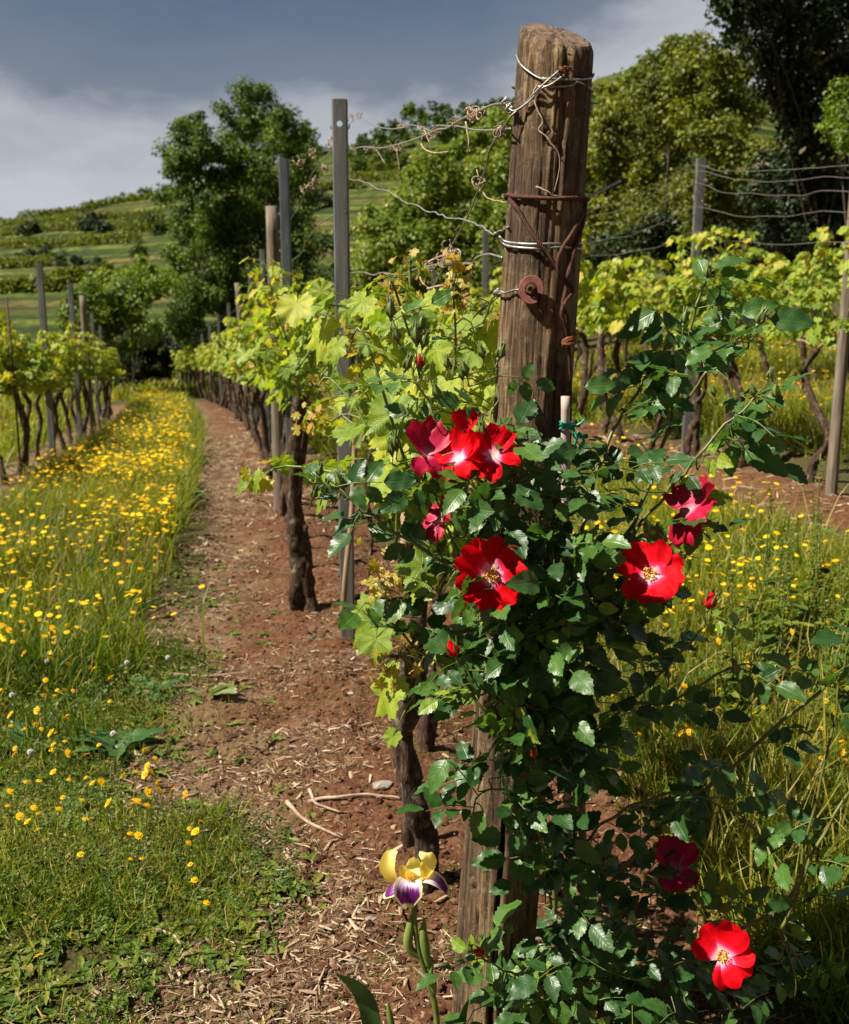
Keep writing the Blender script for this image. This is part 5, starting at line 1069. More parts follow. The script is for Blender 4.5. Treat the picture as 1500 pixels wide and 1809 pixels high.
def bloom(px, py, Y_, face, R, label, petals, roll=0, stam=True, back=False, seed=1):
    c = P(px, py, Y_); B = basis(face, roll); mb = MB()
    for k, (az_, wd, tl, cu) in enumerate(petals):
        V, Q, A = petalgrid(R, math.radians(az_), wd, tl, cu, seed*7+k); V = V@B.T+c-RO+B[:, 2]*(.0022*(k % 3)); mb.add(V, Q, None, A)
    o = mb.build('bloom', M['petal_back' if back else 'petal'], rose); tag(o, label)
    if stam:
        m2 = MB(); r0 = np.random.default_rng(seed)
        for _ in range(60):
            a = r0.uniform(0, 2*PI); rr = R*.17*math.sqrt(r0.random()); e = np.array([rr*math.cos(a)*1.25, rr*math.sin(a)*1.25, R*r0.uniform(.10, .22)]); b = np.array([rr*.4*math.cos(a), rr*.4*math.sin(a), .0])
            m2.tube(np.array([b, e])@B.T+c-RO, .0004, 3, cap=False); m2.tube(np.array([e, e+[0, 0, .0018]])@B.T+c-RO, [.0013, .0009], 5)
        m2.build('stamens', M['stamen'], o)
    # calyx + stem to the nearest cane
    m3 = MB(); ba = c-B[:, 2]*.002; m3.tube(np.array([ba-B[:, 2]*.016, ba-B[:, 2]*.010, ba-B[:, 2]*.004, ba])-RO, [.002, .0048, .0045, .003], 8)
    for k in range(5):
        a = k*2*PI/5+roll; d = B[:, 0]*math.cos(a)+B[:, 1]*math.sin(a); m3.tube(np.array([ba, ba+d*R*.25-B[:, 2]*.004, ba+d*R*.42-B[:, 2]*.010])-RO, [.0022, .0016, .0003], 4)
    d = np.linalg.norm(CPall-ba, axis=1); b = CPall[d.argmin()]; e = ba-B[:, 2]*.014; m3.tube(spline(np.array([e, e-B[:, 2]*.02, (e+b)/2-[0, 0, .01], b])-RO, 5), .0015, 6)
    m3.build('calyx', M['green_stem'], o); return o
five = [(90, .62, .10, .05), (20, .66, .12, .02), (-52, .62, .06, .02), (-120, .60, .10, -.03), (162, .62, .16, .05)]
bloom(868, 1014, 1.515, (-.12, -1, .28), .064, 'wide open red rose with white eye facing the camera', [(98, .62, .08, .12), (20, .60, .16, .06), (-36, .50, .08, -.06), (-88, .48, .03, -.08), (-145, .46, .08, .06), (150, .42, .30, .2)], stam=True, seed=3)
bloom(1150, 1018, 1.575, (-.35, -.75, .62), .060, 'open red rose tilted upwards, right of the central stake', [(95, .66, .18, .18), (15, .60, .10, -.02), (-48, .52, .12, -.05), (-110, .55, .16, .05), (165, .45, .18, .25)], seed=4)
bloom(1222, 905, 1.62, (-.55, -.15, .65), .062, 'crimson rose seen from behind, drooping on the right', [(-60, .60, .20, -.55), (-100, .6, .15, -.65), (0, .6, .25, -.2), (70, .6, .4, .1), (150, .6, .3, .1), (-140, .45, .1, -.6)], stam=False, back=True, seed=5)
bloom(754, 806, 1.585, (.25, -.35, .8), .046, 'dark red rose side-on, leftmost of the top cluster', [(90, .7, .75, .2), (160, .7, .55, .1), (30, .6, .6, .2), (-120, .7, .2, -.45), (-70, .65, .2, -.5)], stam=False, back=True, seed=6)
bloom(812, 812, 1.575, (-.25, -.6, .75), .043, 'bright red rose in the middle of the top cluster', [(90, .55, .5, .2), (170, .6, .2, -.1), (-40, .66, .05, -.2), (-90, .6, .1, -.3), (30, .5, .5, .2)], stam=False, seed=7)
bloom(872, 806, 1.57, (.15, -.8, .6), .047, 'bright red rose with spread petals, rightmost of the top cluster', [(118, .68, .30, .15), (55, .42, .35, .15), (-12, .48, .15, .0), (170, .55, .2, .0), (-110, .5, .1, -.3)], stam=False, seed=8)
bloom(1276, 1690, 1.535, (-.2, -.72, .65), .056, 'red rose with orange stamens, lowest on the bush', [(100, .75, .25, .18), (30, .68, .2, .05), (-40, .62, .1, -.15), (150, .66, .3, .1), (65, .6, .42, .25), (-75, .5, .1, -.5)], seed=9)
bloom(1190, 1540, 1.64, (.1, -.3, .95), .048, 'half hidden dark red rose in the shade of the leaves', [(90, .6, .8, .2), (30, .6, .7, .2), (150, .6, .7, .1), (-60, .6, .4, -.4), (-130, .55, .3, -.5)], stam=False, back=True, seed=10)
bloom(775, 925, 1.60, (-.3, -.4, .8), .040, 'small red rose half hidden by leaves left of the post', [(60, .6, .6, .1), (150, .6, .4, -.1), (-80, .6, .2, -.5), (-150, .5, .2, -.4), (0, .5, .5, 0)], stam=False, back=True, seed=11)
bloom(818, 772, 1.60, (.1, -.2, 1), .030, 'small red rose standing up behind the top cluster', [(90, .5, 1.1, .2), (10, .4, 1.0, .2), (180, .4, .9, .3)], stam=False, seed=12)
def bud(px, py, Y_, d, L, red, label=None):
    c = P(px, py, Y_); d = np.asarray(d, float); d /= np.linalg.norm(d); mb = MB(); s = np.linspace(0, 1, 9); prof = np.array([.10, .2, .24, .22, .18, .13, .08, .04, .005])*L
    if red: mb.tube(c-RO+d*(s[:, None]-.35)*L, prof*1.35, 9, mat=1, jit=.12, rnd=.5, ly=.8)
    else: mb.tube(c-RO+d*(s[:, None]-.35)*L, prof, 8, jit=.05)
    B = basis(d)
    for k in range(5):
        a = k*2*PI/5; q = B[:, 0]*math.cos(a)+B[:, 1]*math.sin(a); sp = .30 if red else .10
        mb.tube(np.array([c-d*.38*L, c-d*.15*L+q*.22*L, c+d*.25*L+q*(sp)*L, c+d*(.65)*L+q*(sp+.1)*L])-RO, np.array([.10, .10, .06, .008])*L, 5)
    mb.tube(np.array([c-d*.38*L, c-d*.6*L])-RO, [.13*L, .05*L], 7); b_ = c-d*.6*L; dd = np.linalg.norm(CPall-b_, axis=1); e = CPall[dd.argmin()]
    mb.tube(spline(np.array([b_, b_-d*.015, (b_+e)/2-[0, 0, .004], e])-RO, 4), .0011, 5)
    return tag(mb.build('bud', [M['green_stem'], M['petal']], rose), label)
for (px, py, Y_, d, L, lab) in [(1255, 1062, 1.62, (.2, -.1, 1), .036, 'fat red bud right of the tilted rose'), (800, 1148, 1.5, (-.3, -.2, .8), .034, 'opening crimson bud with pale sepals left of the post'), (943, 1330, 1.53, (-.2, -.2, 1), .022, 'tiny red bud low in front of the post'), (742, 640, 1.68, (-.1, 0, 1), .026, 'red bud tip high on the left'), (1024, 1012, 1.64, (.2, -.2, 1), .032, 'slim red bud between the two open roses'), (847, 1682, 1.52, (-.5, -.2, .4), .024, 'small pink bud at the bottom left twig')]:
    bud(px, py, Y_, d, L, True, lab)
for (px, py) in [(548, 845), (565, 830), (575, 860), (600, 850), (590, 880), (555, 870), (690, 545), (700, 590), (720, 640), (735, 590), (750, 600), (770, 690), (790, 640), (820, 650), (850, 620), (745, 570), (690, 790), (700, 780), (850, 760), (885, 800), (815, 660), (885, 620), (930, 965), (905, 950), (1250, 480), (1210, 560), (1290, 610), (1345, 560), (1360, 660), (1330, 690), (1370, 690), (1265, 560), (1260, 690), (900, 1640), (880, 1650), (850, 1660), (830, 1675), (960, 1160), (1300, 1180), (1060, 1210), (1500, 1130), (1480, 1170), (1440, 1180), (1340, 1150), (1390, 1530), (1340, 1530), (1180, 1190), (870, 1650)]:
    bud(px, py, 1.58 if px < 1000 else (1.76 if py < 800 and px < 1300 else 1.64), (random.uniform(-.4, .4), -.1, 1), random.uniform(.02, .034), False)

# ------------------------------------------------------------------ iris
ib = np.array([P(775, 1900, 1.5)[0], 1.5, 0.0]); ib[2] = G1(ib[0], 1.5); iris = empty('iris', ib); tag(iris, 'yellow and purple bearded iris in front of the bare earth', 'iris')
def irp(px, py, dy=0): return P(px, py, 1.5+dy)-ib
mb = MB(); s = spline([(0, 0, 0), irp(772, 1809), irp(758, 1740), irp(740, 1680), irp(733, 1630), irp(731, 1600)], 8); mb.tube(s, np.linspace(.0055, .0042, len(s)), 10)
s = spline([irp(758, 1750), irp(763, 1700), irp(757, 1690)], 6); mb.tube(s, .0036, 8); mb.build('stem', M['green_stem'], iris)
def ibud(L, r, n=10):
    mb = MB(); s = spline([irp(*p) for p in L], 6); k = len(s); mb.tube(s, r*np.sin(np.linspace(.25, PI-.03, k))**.8, n); return mb.build('bud', M['bud'], iris)
M['bud'] = simple('iris_bud', (.07, .14, .02), (.22, .26, .06), 30, .5, 0, .1, .001, (1, 1, .2))
ibud([(746, 1695), (722, 1672), (724, 1640), (728, 1612)], .0085); ibud([(757, 1710), (752, 1680), (748, 1650), (750, 1622)], .0085); ibud([(698, 1840), (690, 1800), (684, 1770)], .006); ibud([(768, 1760), (764, 1735), (758, 1710)], .007)
fc = irp(729, 1583)
def strip(path, wid, cupv, seed, nv=9, edge=0):
    p = spline(path, 5); k = len(p); sd = None; V = []; A = []; tg = np.gradient(p, axis=0); tg /= np.linalg.norm(tg, axis=1)[:, None]
    return p, tg
def fpet(path, side, widths, cup, seed, nv=11, ruf=.0):
    p = spline(path, 5); k = len(p); side = np.asarray(side, float); side /= np.linalg.norm(side); tg = np.gradient(p, axis=0); tg /= np.linalg.norm(tg, axis=1)[:, None]
    w = np.interp(np.linspace(0, 1, k), np.linspace(0, 1, len(widths)), widths); V = []; A = []
    for i in range(k):
        sd = side-tg[i]*side.dot(tg[i]); sd /= np.linalg.norm(sd); nr = np.cross(sd, tg[i])
        for j in range(nv):
            v = j/(nv-1)*2-1; s = i/(k-1); V.append(p[i]+sd*w[i]*v+nr*(cup*w[i]*v*v+ruf*math.sin(v*6+s*9+seed)*s)-tg[i]*.3*w[i]*v*v*s); A.append((v, s, min(1, .25+.08*seed+.8*s*(1-.8*abs(v)))))
    Q = [(i*nv+j, i*nv+j+1, (i+1)*nv+j+1, (i+1)*nv+j) for i in range(k-1) for j in range(nv-1)]; return np.array(V), Q, A
fl = empty('flower'); fl.parent = iris
bpy.data.objects.remove(fl)
def ipart(name, mname, lst):
    mb = MB()
    for a in lst: V, Q, A = fpet(*a); mb.add(V, Q, None, A)
    return mb.build(name, M[mname], iris)
I = irp
ipart('fall', 'fall', [([I(728, 1560, .0), I(726, 1556, -.02), I(722, 1566, -.034), I(721, 1582, -.036), I(721, 1603, -.026)], (1, 0, 0), [.006, .016, .023, .0235, .008], -.35, 1, 11, .0006)])
ipart('fall', 'fall', [([I(724, 1560, .0), I(712, 1558, -.005), I(700, 1563, -.008), I(688, 1572, -.010), I(676, 1583, -.008)], (.2, 1, .35), [.006, .012, .016, .016, .007], -.35, 2, 11, .0006)])
ipart('fall', 'fall', [([I(738, 1558, .0), I(752, 1551, .0), I(768, 1556, .0), I(782, 1568, .002), I(794, 1582, .006)], (-.1, 1, .5), [.006, .012, .015, .015, .006], -.35, 3, 11, .0006)])
ipart('standard', 'iris_yellow', [([I(716, 1562, .0), I(700, 1552, -.004), I(690, 1532, -.004), I(694, 1512, -.002), I(701, 1503, .004)], (.8, -.6, .1), [.006, .015, .018, .014, .006], .5, 1, 11, .001)])
ipart('standard', 'iris_yellow', [([I(740, 1560, .0), I(756, 1548, -.002), I(762, 1530, -.002), I(754, 1512, -.002), I(742, 1504, .004)], (-.8, -.6, .1), [.006, .014, .019, .017, .007], .5, 2, 11, .001)])
ipart('standard', 'iris_yellow', [([I(728, 1558, .01), I(732, 1545, .025), I(732, 1528, .032), I(731, 1514, .026)], (1, 0, 0), [.008, .016, .018, .008], .3, 8, 11, .001)])
ipart('style_arm', 'iris_yellow', [([I(728, 1560, 0), I(722, 1550, -.008), I(712, 1538, -.012), I(706, 1530, -.010)], (1, .2, .3), [.006, .009, .009, .004], .5, 0), ([I(728, 1560, 0), I(732, 1550, -.01), I(724, 1542, -.018), I(718, 1538, -.022)], (1, 0, .3), [.008, .012, .010, .005], .5, 0), ([I(732, 1560, 0), I(740, 1550, -.002), I(748, 1545, .0)], (.4, 1, .3), [.006, .008, .004], .5, 0)])
mb = MB(); r0 = np.random.default_rng(9)
for _ in range(130):
    a = I(726+r0.normal()*4, 1556-abs(r0.normal())*4, -.020+r0.normal()*.005); mb.tube(np.array([a, a+r0.normal(size=3)*.002+[0, -.002, .002]]), [.0007, .0003], 3)
mb.build('beard', M['stamen'], iris)
mb = MB(); mb.tube(np.array([I(733, 1606), I(731, 1585), I(729, 1566)]), [.005, .006, .007], 10); mb.build('ovary', M['green_stem'], iris)
def ileaf(L, w): 
    V, Q, A = fpet([irp(*p) for p in L], (1, .25, 0), w, .15, 5, 5); mb = MB(); mb.add(V, Q, None, A); return mb.build('leaf', M['iris_leaf'], iris)
ileaf([(665, 1900, 0), (655, 1800, 0), (642, 1760, 0), (620, 1735, -.01), (593, 1720, -.02)], [.014, .017, .016, .010, .001])
ileaf([(800, 1900, .02), (815, 1810, .02), (822, 1780, .02), (828, 1765, .02)], [.012, .008, .005, .001])

# ------------------------------------------------------------------ meadow
def scat(n, u0, u1, Y0, Y1, pw=1.0, marg=.8):
    a = rng.random(n*2); Ys = (Y0**(1-pw)+(Y1**(1-pw)-Y0**(1-pw))*a)**(1/(1-pw)) if pw != 1 else Y0*(Y1/Y0)**a
    u = rng.uniform(u0, u1, n*2); x = u+crow(Ys); k = np.abs(x) < .46*Ys+marg; x, Ys = x[k][:n], Ys[k][:n]; return x, Ys
def grass(x, y, hmin, hmax, mb, wid=1.0, rnd=(.1, .7), lean=.5, yellow=.12):
    z = gnd(x, y); k = len(x); sc = rng.uniform(hmin, hmax, k); ln = rng.normal(size=(k, 3))*lean; fw = ln+[0, 0, 1.0]; nr = rv(k)*[1, 1, .2]
    R = frames(nr, fw, sc); R[:, :, 0] *= (wid*np.clip(.1/sc*1.6, .5, 2.2))[:, None] if np.ndim(wid) == 0 else (wid*np.clip(.16/sc, .5, 2.2))[:, None]
    clump = .5+.5*vn(x*2.3, y*2.3, s=12); r = rnd[0]+(rnd[1]-rnd[0])*np.clip(clump*.7+.45*rng.random(k)-.07, 0, 1); r = np.where(rng.random(k) < yellow, rng.uniform(.82, 1, k), r)
    mb.inst(BLADE, R, np.stack([x, y, z-.005], 1), r)
def keep(x, y, lo=0.0, hi=.5, p=.0):
    s = soilw(x, y); k = (s < hi+rng.normal(size=len(x))*.20+.22*vn(x*5, y*5, s=61)) | (rng.random(len(x)) < p); return x[k], y[k]
gm = MB()
dens = lambda x, y, s_=3.0, a=.5: rng.random(len(x)) < np.clip(a+.8*vn(x*s_, y*s_, s=15), .12, 1)
x, y = scat(80000, -3.0, .0, 1.25, 4.6, 1.3); x, y = keep(x, y, p=.03); d = dens(x, y, 3.5, .55); x, y = x[d], y[d]; grass(x, y, .025, .10, gm, .8, (.1, .75), 1.0, .2)
x, y = scat(24000, -3.0, -.5, 3.9, 9, 1.3); x, y = keep(x, y); grass(x, y, .10, .30, gm, 1.0, (.15, .8), .5, .12)
x, y = scat(30000, -2.1, -.35, 7, 45, 1.4); x, y = keep(x, y, p=.01); grass(x, y, .14, .40, gm, np.clip(y*.16, 1, 4), (.2, .8), .4, .15)
x, y = scat(1900, -2.1, -.4, 4.2, 30, 1.1); x, y = keep(x, y, hi=.3); k = len(x); gm.inst(BLADE, frames(rv(k)*[1, 1, .1], rv(k)*.18+[0, 0, 1], rng.uniform(.25, .45, k))*np.array([.45, 1, 1]), np.stack([x, y, gnd(x, y)], 1), rng.uniform(.88, 1, k), 1)
tag(gm.build('meadow_grass', [M['grass'], M['dry']], smooth=False), 'meadow grass of the flowery strip left of the central vine row', 'grass', kind='stuff')
gm = MB()
x, y = scat(42000, 1.2, 3.2, 1.5, 6, 1.2); x, y = keep(x, y, p=.02); grass(x, y, .04, .17, gm, .9, (.1, .8), .8)
x, y = scat(1800, 1.2, 3.2, 2.0, 20, 1.1); k = len(x); gm.inst(BLADE, frames(rv(k)*[1, 1, .1], rv(k)*.5+[0, 0, 1], rng.uniform(.2, .45, k))*np.array([.5, 1, 1]), np.stack([x, y, gnd(x, y)], 1), rng.uniform(.85, 1, k))
x, y = scat(24000, 1.2, 3.2, 4, 22, 1.3); x, y = keep(x, y); grass(x, y, .10, .28, gm, np.clip(y*.14, 1, 4), (.15, .85), .5)
x, y = scat(22000, 4.4, 14, 5, 24, 1.3); x, y = keep(x, y); grass(x, y, .2, .45, gm, np.clip(y*.16, 1, 4), (.35, .9), .4)
tag(gm.build('meadow_grass', M['grass'], smooth=False), 'meadow grass on the right between the rose and the vine rows', 'grass', kind='stuff')
gm = MB(); x, y = scat(16000, -12, -3.0, 8, 45, 1.2, 2); grass(x, y, .2, .5, gm, np.clip(y*.16, 1, 5), (.3, .9), .4); x, y = scat(12000, -30, 20, 34, 60, 1.2, 4); grass(x, y, .3, .7, gm, 7.0+0*y, (.2, .9), .4)
tag(gm.build('meadow_grass', M['grass'], smooth=False), 'meadow grass beyond the left vine row', 'grass', kind='stuff')
gm = MB(); cx_, cy_ = scat(230, -3.0, -.55, 3.2, 9, 1.2); cx_, cy_ = keep(cx_, cy_, hi=.6); cq = rng.integers(0, len(cx_), 15000); x = cx_[cq]+rng.normal(size=15000)*.045; y = cy_[cq]+rng.normal(size=15000)*.045
grass(x, y, .10, .26, gm, 1.1, (.05, .8), .6, .1)
cx_, cy_ = scat(200, 1.2, 3.2, 1.8, 9, 1.2); cq = rng.integers(0, len(cx_), 12000); x = cx_[cq]+rng.normal(size=12000)*.05; y = cy_[cq]+rng.normal(size=12000)*.05
grass(x, y, .10, .26, gm, 1.1, (.1, .85), .55, .1)
tag(gm.build('grass_tufts', M['grass'], smooth=False), 'coarser tufts of long grass in the strips', 'grass', kind='stuff')
# ground cover: clover and small herbs, denser near the camera
gc = MB()
for (n, u0, u1, Y0, Y1, s0, s1) in [(80000, -3, .15, 1.2, 4.8, .005, .016), (20000, -3, -.2, 3.5, 10, .012, .028), (26000, 1.2, 3.2, 1.6, 7, .009, .022), (34000, -.35, 1.3, 1.3, 6, .004, .011)]:
    x, y = scat(n, u0, u1, Y0, Y1, 1.3); 
    if u1 > 1 and u0 < 0: q = (vn(x*2.2, y*2.2, s=18)+.4*vn(x*7, y*7, s=19) + .9*np.clip(.25-(x-crow(y)), -.2, .5) > .40); x, y = x[q], y[q]
    else: x, y = keep(x, y, hi=.6, p=.03); q = dens(x, y, 3.3, .5); x, y = x[q], y[q]
    k = len(x); z = gnd(x, y)+rng.uniform(.0, .06, k)*np.clip(s1/.017, .6, 1.5)*(1 if u1 != 1.3 else .25); gc.inst(CARD, frames(rv(k)*.55+[0, 0, 1], rv(k), rng.uniform(s0, s1, k)), np.stack([x, y, z], 1), np.clip(.45+.35*vn(x*3, y*3, s=14)+.26*rng.normal(size=k), 0, 1))
for (n, u0, u1, Y0, Y1, s0, s1) in ((2600, -3, .22, 1.3, 6, .006, .038), (600, 1.2, 3.2, 1.8, 7, .03, .07)):
    x, y = scat(n, u0, u1, Y0, Y1, 1.3); x, y = keep(x, y, hi=.6, p=.03); k = 6; xx = np.repeat(x, k); yy = np.repeat(y, k); a = rng.uniform(0, 6.28, len(xx)); fw = np.stack([np.cos(a), np.sin(a), rng.uniform(.2, 1.0, len(a))], 1)
    nr = np.stack([-np.cos(a)*.5, -np.sin(a)*.5, 1+0*a], 1); R_ = frames(nr, fw, rng.uniform(s0, s1, len(a))*1.6); R_[:, :, 0] *= rng.uniform(.4, 1, len(a))[:, None]
    gc.inst(BR[0], R_, np.stack([xx, yy, gnd(xx, yy)+.004], 1), rng.uniform(.1, .95, len(a)))
tag(gc.build('ground_cover', M['weed'], smooth=False), 'low clover and herb leaves carpeting the ground', 'ground cover', kind='stuff')
# yellow flowers
def flower_mesh(h, r, seed, name='hawkweed'):
    mb = MB(); r0 = np.random.default_rng(seed); lx, ly = r0.normal(size=2)*.12*h
    mb.tube(spline([(0, 0, 0), (lx*.3, ly*.3, h*.5), (lx, ly, h)], 3), .0012, 4, mat=0, cap=False)
    n = 13; tl = r0.normal(size=2)*.42
    for ring, (ro, zz, nn) in enumerate(((1, .0, n), (.62, .003, 9))):
        for k in range(nn):
            a = k*2*PI/nn+ring*.3; w = PI/nn*1.15; p = []
            for (q, da, dz) in ((.12, 0, 0), (.8, -w, .0), (1.0, 0, -.001), (.8, w, .0)): 
                X_, Y_ = q*ro*r*math.cos(a+da), q*ro*r*math.sin(a+da); p.append((lx+X_, ly+Y_, h+zz+dz+q*r*.12+X_*tl[0]+Y_*tl[1]))
            A = np.zeros((4, 3)); p = [np.array(p[0]), np.array(p[1]), np.array(p[0])+(np.array(p[2])-np.array(p[0]))*r0.uniform(.8, 1.15)+[0, 0, r0.normal()*.0015], np.array(p[3])]; A[:, 2] = .2+.75*r0.random() if ring == 0 else .25*r0.random(); mb.add(p, [(0, 1, 2, 3)], None, A, 1)
    return mb
x, y = [], []
for (n, u0, u1, Y0, Y1, pw) in [(1500, -2.8, -.1, 1.75, 4.8, .5), (8000, -2.0, -.4, 3.0, 12, .9), (5200, -1.95, -.5, 8, 34, 1.4), (1000, 1.2, 3.0, 2.4, 6, .8), (4200, 1.3, 3.2, 4, 20, .9), (9000, 4.5, 13, 6.5, 24, .6), (1500, -12, -3.2, 9, 30, .8)]:
    a, b = scat(n, u0, u1, Y0, Y1, pw); a, b = keep(a, b, hi=.35); q = rng.random(len(a)) < np.clip(.45+.85*vn(a*1.1, b*1.1, s=17), .06, 1); x.append(a[q]); y.append(b[q])
x = np.concatenate(x); y = np.concatenate(y); o_ = np.argsort(y); x, y = x[o_], y[o_]; hh = np.where(y < 3.6, rng.uniform(.05, .22, len(y)), rng.uniform(.14, .42, len(y)))
vis = np.zeros(len(x), bool); px, py = topix(np.stack([x, y, gnd(x, y)+hh], 1)); vis = (px > -10) & (px < 1510) & (py < 1820)
idx = np.where(vis)[0][:298]; protos = []
for k in range(6):
    protos.append(flower_mesh([.10, .14, .19, .25, .32, .38][k], [.009, .0105, .0105, .0125, .0135, .0135][k], k))
hs = np.array([.10, .14, .19, .25, .32, .38]); pm = [None]*6
for i in idx:
    k = int(np.abs(hs-hh[i]).argmin()); loc = (float(x[i]), float(y[i]), G1(x[i], y[i]))
    if pm[k] is None: o = protos[k].build('yellow_wildflower', [M['green_stem'], M['yellow']]); pm[k] = o
    else: o = pm[k].copy(); COL.objects.link(o)
    o.location = loc; o.rotation_euler = (0, 0, random.uniform(0, 6.28)); s = random.uniform(.8, 1.2); o.scale = (s, s, 1)
    L_ = 'small yellow wildflower in the grass left of the central vine row' if loc[0]-float(crow(loc[1])) < .5 else 'small yellow wildflower in the grass right of the rose bush'
    tag(o, L_, 'wildflower', 'yellow wildflowers on the left strip' if 'left' in L_ else 'yellow wildflowers on the right')
rest = np.setdiff1d(np.arange(len(x)), idx); fm = MB(); xr_, yr_ = x[rest], y[rest]; zr_ = gnd(xr_, yr_)+hh[rest]; k = len(rest)
n = 7; a = np.arange(n)*2*PI/n; Vf = np.vstack([[0, 0, .1], np.stack([np.cos(a), np.sin(a), 0*a], 1)]); Tf = [(0, 1+i, 1+(i+1) % n) for i in range(n)]
sc = rng.uniform(.009, .017, k)*np.clip(yr_*.045+.85, 1, 1.6); fm.inst((Vf, None, Tf, np.zeros((n+1, 3))), frames(rv(k)*.45+[0, 0, 1], rv(k), sc), np.stack([xr_, yr_, zr_], 1), rng.random(k))
fm.inst(BLADE, frames(rv(k)*[1, 1, .1], rv(k)*.1+[0, 0, 1], hh[rest]*1.02), np.stack([xr_, yr_, zr_-hh[rest]], 1), np.full(k, .5), 1)
tag(fm.build('distant_wildflowers', [M['yellow'], M['grass']], smooth=False), 'drifts of yellow flowers farther down the strips', 'wildflowers', kind='stuff')
# seed heads, poppy
sh = None
for (px, py) in [(95, 1135), (88, 1185), (27, 1250), (205, 1325), (228, 1188), (105, 1145), (80, 1125), (300, 1178), (815+590, 950), (1370, 1180), (60, 1360)]:
    g = GP(px, py+40); 
    if sh is None:
        mb = MB(); h = .14; mb.tube([(0, 0, 0), (.004, 0, h*.5), (0, 0, h)], .001, 4); 
        for _ in range(120): d = rv(1)[0]; mb.tube(np.array([(0, 0, h), (0, 0, h)+d*.011]), [.0003, .0012], 3, mat=1)
        sh = mb.build('dandelion_clock', [M['green_stem'], M['white_seed']]); o = sh
    else: o = sh.copy(); COL.objects.link(o)
    o.location = tuple(g); tag(o, 'white fluffy seed head in the grass', 'seed head', 'white seed heads in the grass')
mb = MB(); mb.tube([(0, 0, 0), (.02, 0, .25), (0, 0, .5)], .002, 5)
for k in range(4): V, Q, A = petalgrid(.04, k*PI/2, .8, .4, .1, k, 6, 5); mb.add(V+[0, 0, .5], Q, None, A, 1)
o = mb.build('poppy', [M['green_stem'], M['poppy']]); g = P(1437, 622, 11.5); o.location = (g[0], g[1], g[2]-.5); tag(o, 'single red poppy among the far yellow flowers', 'poppy')
# dock plants and upright weeds
def dock(px, py, n, L, label, seed, pale=False, up=.6):
    g = GP(px, py); r0 = np.random.default_rng(seed); k = n; az = r0.uniform(0, 2*PI, k); fw = np.stack([np.cos(az), np.sin(az), r0.uniform(.1, up*1.6, k)], 1); nr = np.stack([-np.cos(az)*.6, -np.sin(az)*.6, np.ones(k)], 1)+r0.normal(size=(k, 3))*.15
    mb = MB(); ix = r0.integers(0, 3, k); fr = frames(nr, fw, r0.uniform(.7, 1.15, k)*L); T = np.stack([np.cos(az)*.01, np.sin(az)*.01, np.full(k, .01)], 1)
    for v in range(3): m_ = ix == v; mb.inst(BR[v], fr[m_], T[m_], r0.uniform(.8, 1, m_.sum()) if pale else r0.uniform(.1, .6, m_.sum()))
    o = mb.build('dock_plant', M['dock']); o.location = tuple(g); tag(o, label, 'dock plant', 'broad-leaved dock plants'); return o
dock(105, 1040, 9, .26, 'large dock plant with upright leaves in the flowery strip', 1, up=1.2); dock(150, 1120, 8, .18, 'dock plant in front of the large one on the left', 2, up=.9); dock(205, 1330, 7, .15, 'dock plant in the near grass at the left', 3, up=.8)
dock(365, 1235, 4, .13, 'pale dock leaves lying at the edge of the bare earth', 4, True, .15); dock(270, 1230, 7, .14, 'dark dock plant left of the pale leaves', 5); dock(45, 1330, 8, .17, 'dock plant at the left edge of the photo', 6, up=.7); dock(120, 1450, 6, .10, 'small dock plant in the shaded near grass', 7)
dock(250, 1020, 6, .12, 'small leafy dock at the strip edge beside the path', 8); dock(330, 880, 8, .2, 'bushy low dock where the strip narrows', 9); dock(1440, 1250, 7, .16, 'dock plant at the right edge under the rose canes', 10); dock(1320, 1130, 6, .14, 'dock plant at the foot of the tall sorrel', 11)
def sorrel(px, pyt, pyb, label, seed):
    g = GP(px, pyb); top = P(px, pyt, g[1]); h = top[2]-g[2]; r0 = np.random.default_rng(seed); o = empty('sorrel_plant', g); mb = MB(); lf = MB()
    for s_ in range(3):
        lx, ly = r0.normal(size=2)*.04; hh_ = h*(1 if s_ == 0 else r0.uniform(.6, .9)); s = spline([(0, 0, 0), (lx, ly, hh_*.5), (lx*1.6, ly*1.6, hh_)], 8); mb.tube(s, np.linspace(.0045, .0015, len(s)), 6)
        n = int(230*hh_/h); f = r0.uniform(.42, 1, n); p = np.stack([np.interp(f, np.linspace(0, 1, len(s)), s[:, q]) for q in range(3)], 1); p += r0.normal(size=(n, 3))*[.014, .014, .006]*(1.25-f)[:, None]*1.6
        lf.inst(CARD, frames(r0.normal(size=(n, 3))+[0, 0, .5], r0.normal(size=(n, 3)), r0.uniform(.006, .014, n)), p, r0.uniform(.3, 1, n)); n = 12; f = r0.uniform(.05, .6, n); p = np.stack([np.interp(f, np.linspace(0, 1, len(s)), s[:, q]) for q in range(3)], 1); a = r0.uniform(0, 6.28, n)
        lf.inst(BR[s_], frames(np.stack([-np.cos(a)*.4, -np.sin(a)*.4, np.ones(n)], 1), np.stack([np.cos(a), np.sin(a), .35+0*a], 1), r0.uniform(.05, .11, n)), p, r0.uniform(.2, .8, n))
    mb.build('stem', M['green_stem'], o); lf.build('leaves', M['weed'], o, smooth=False); tag(o, label, 'weed', 'tall sorrel weeds'); return o
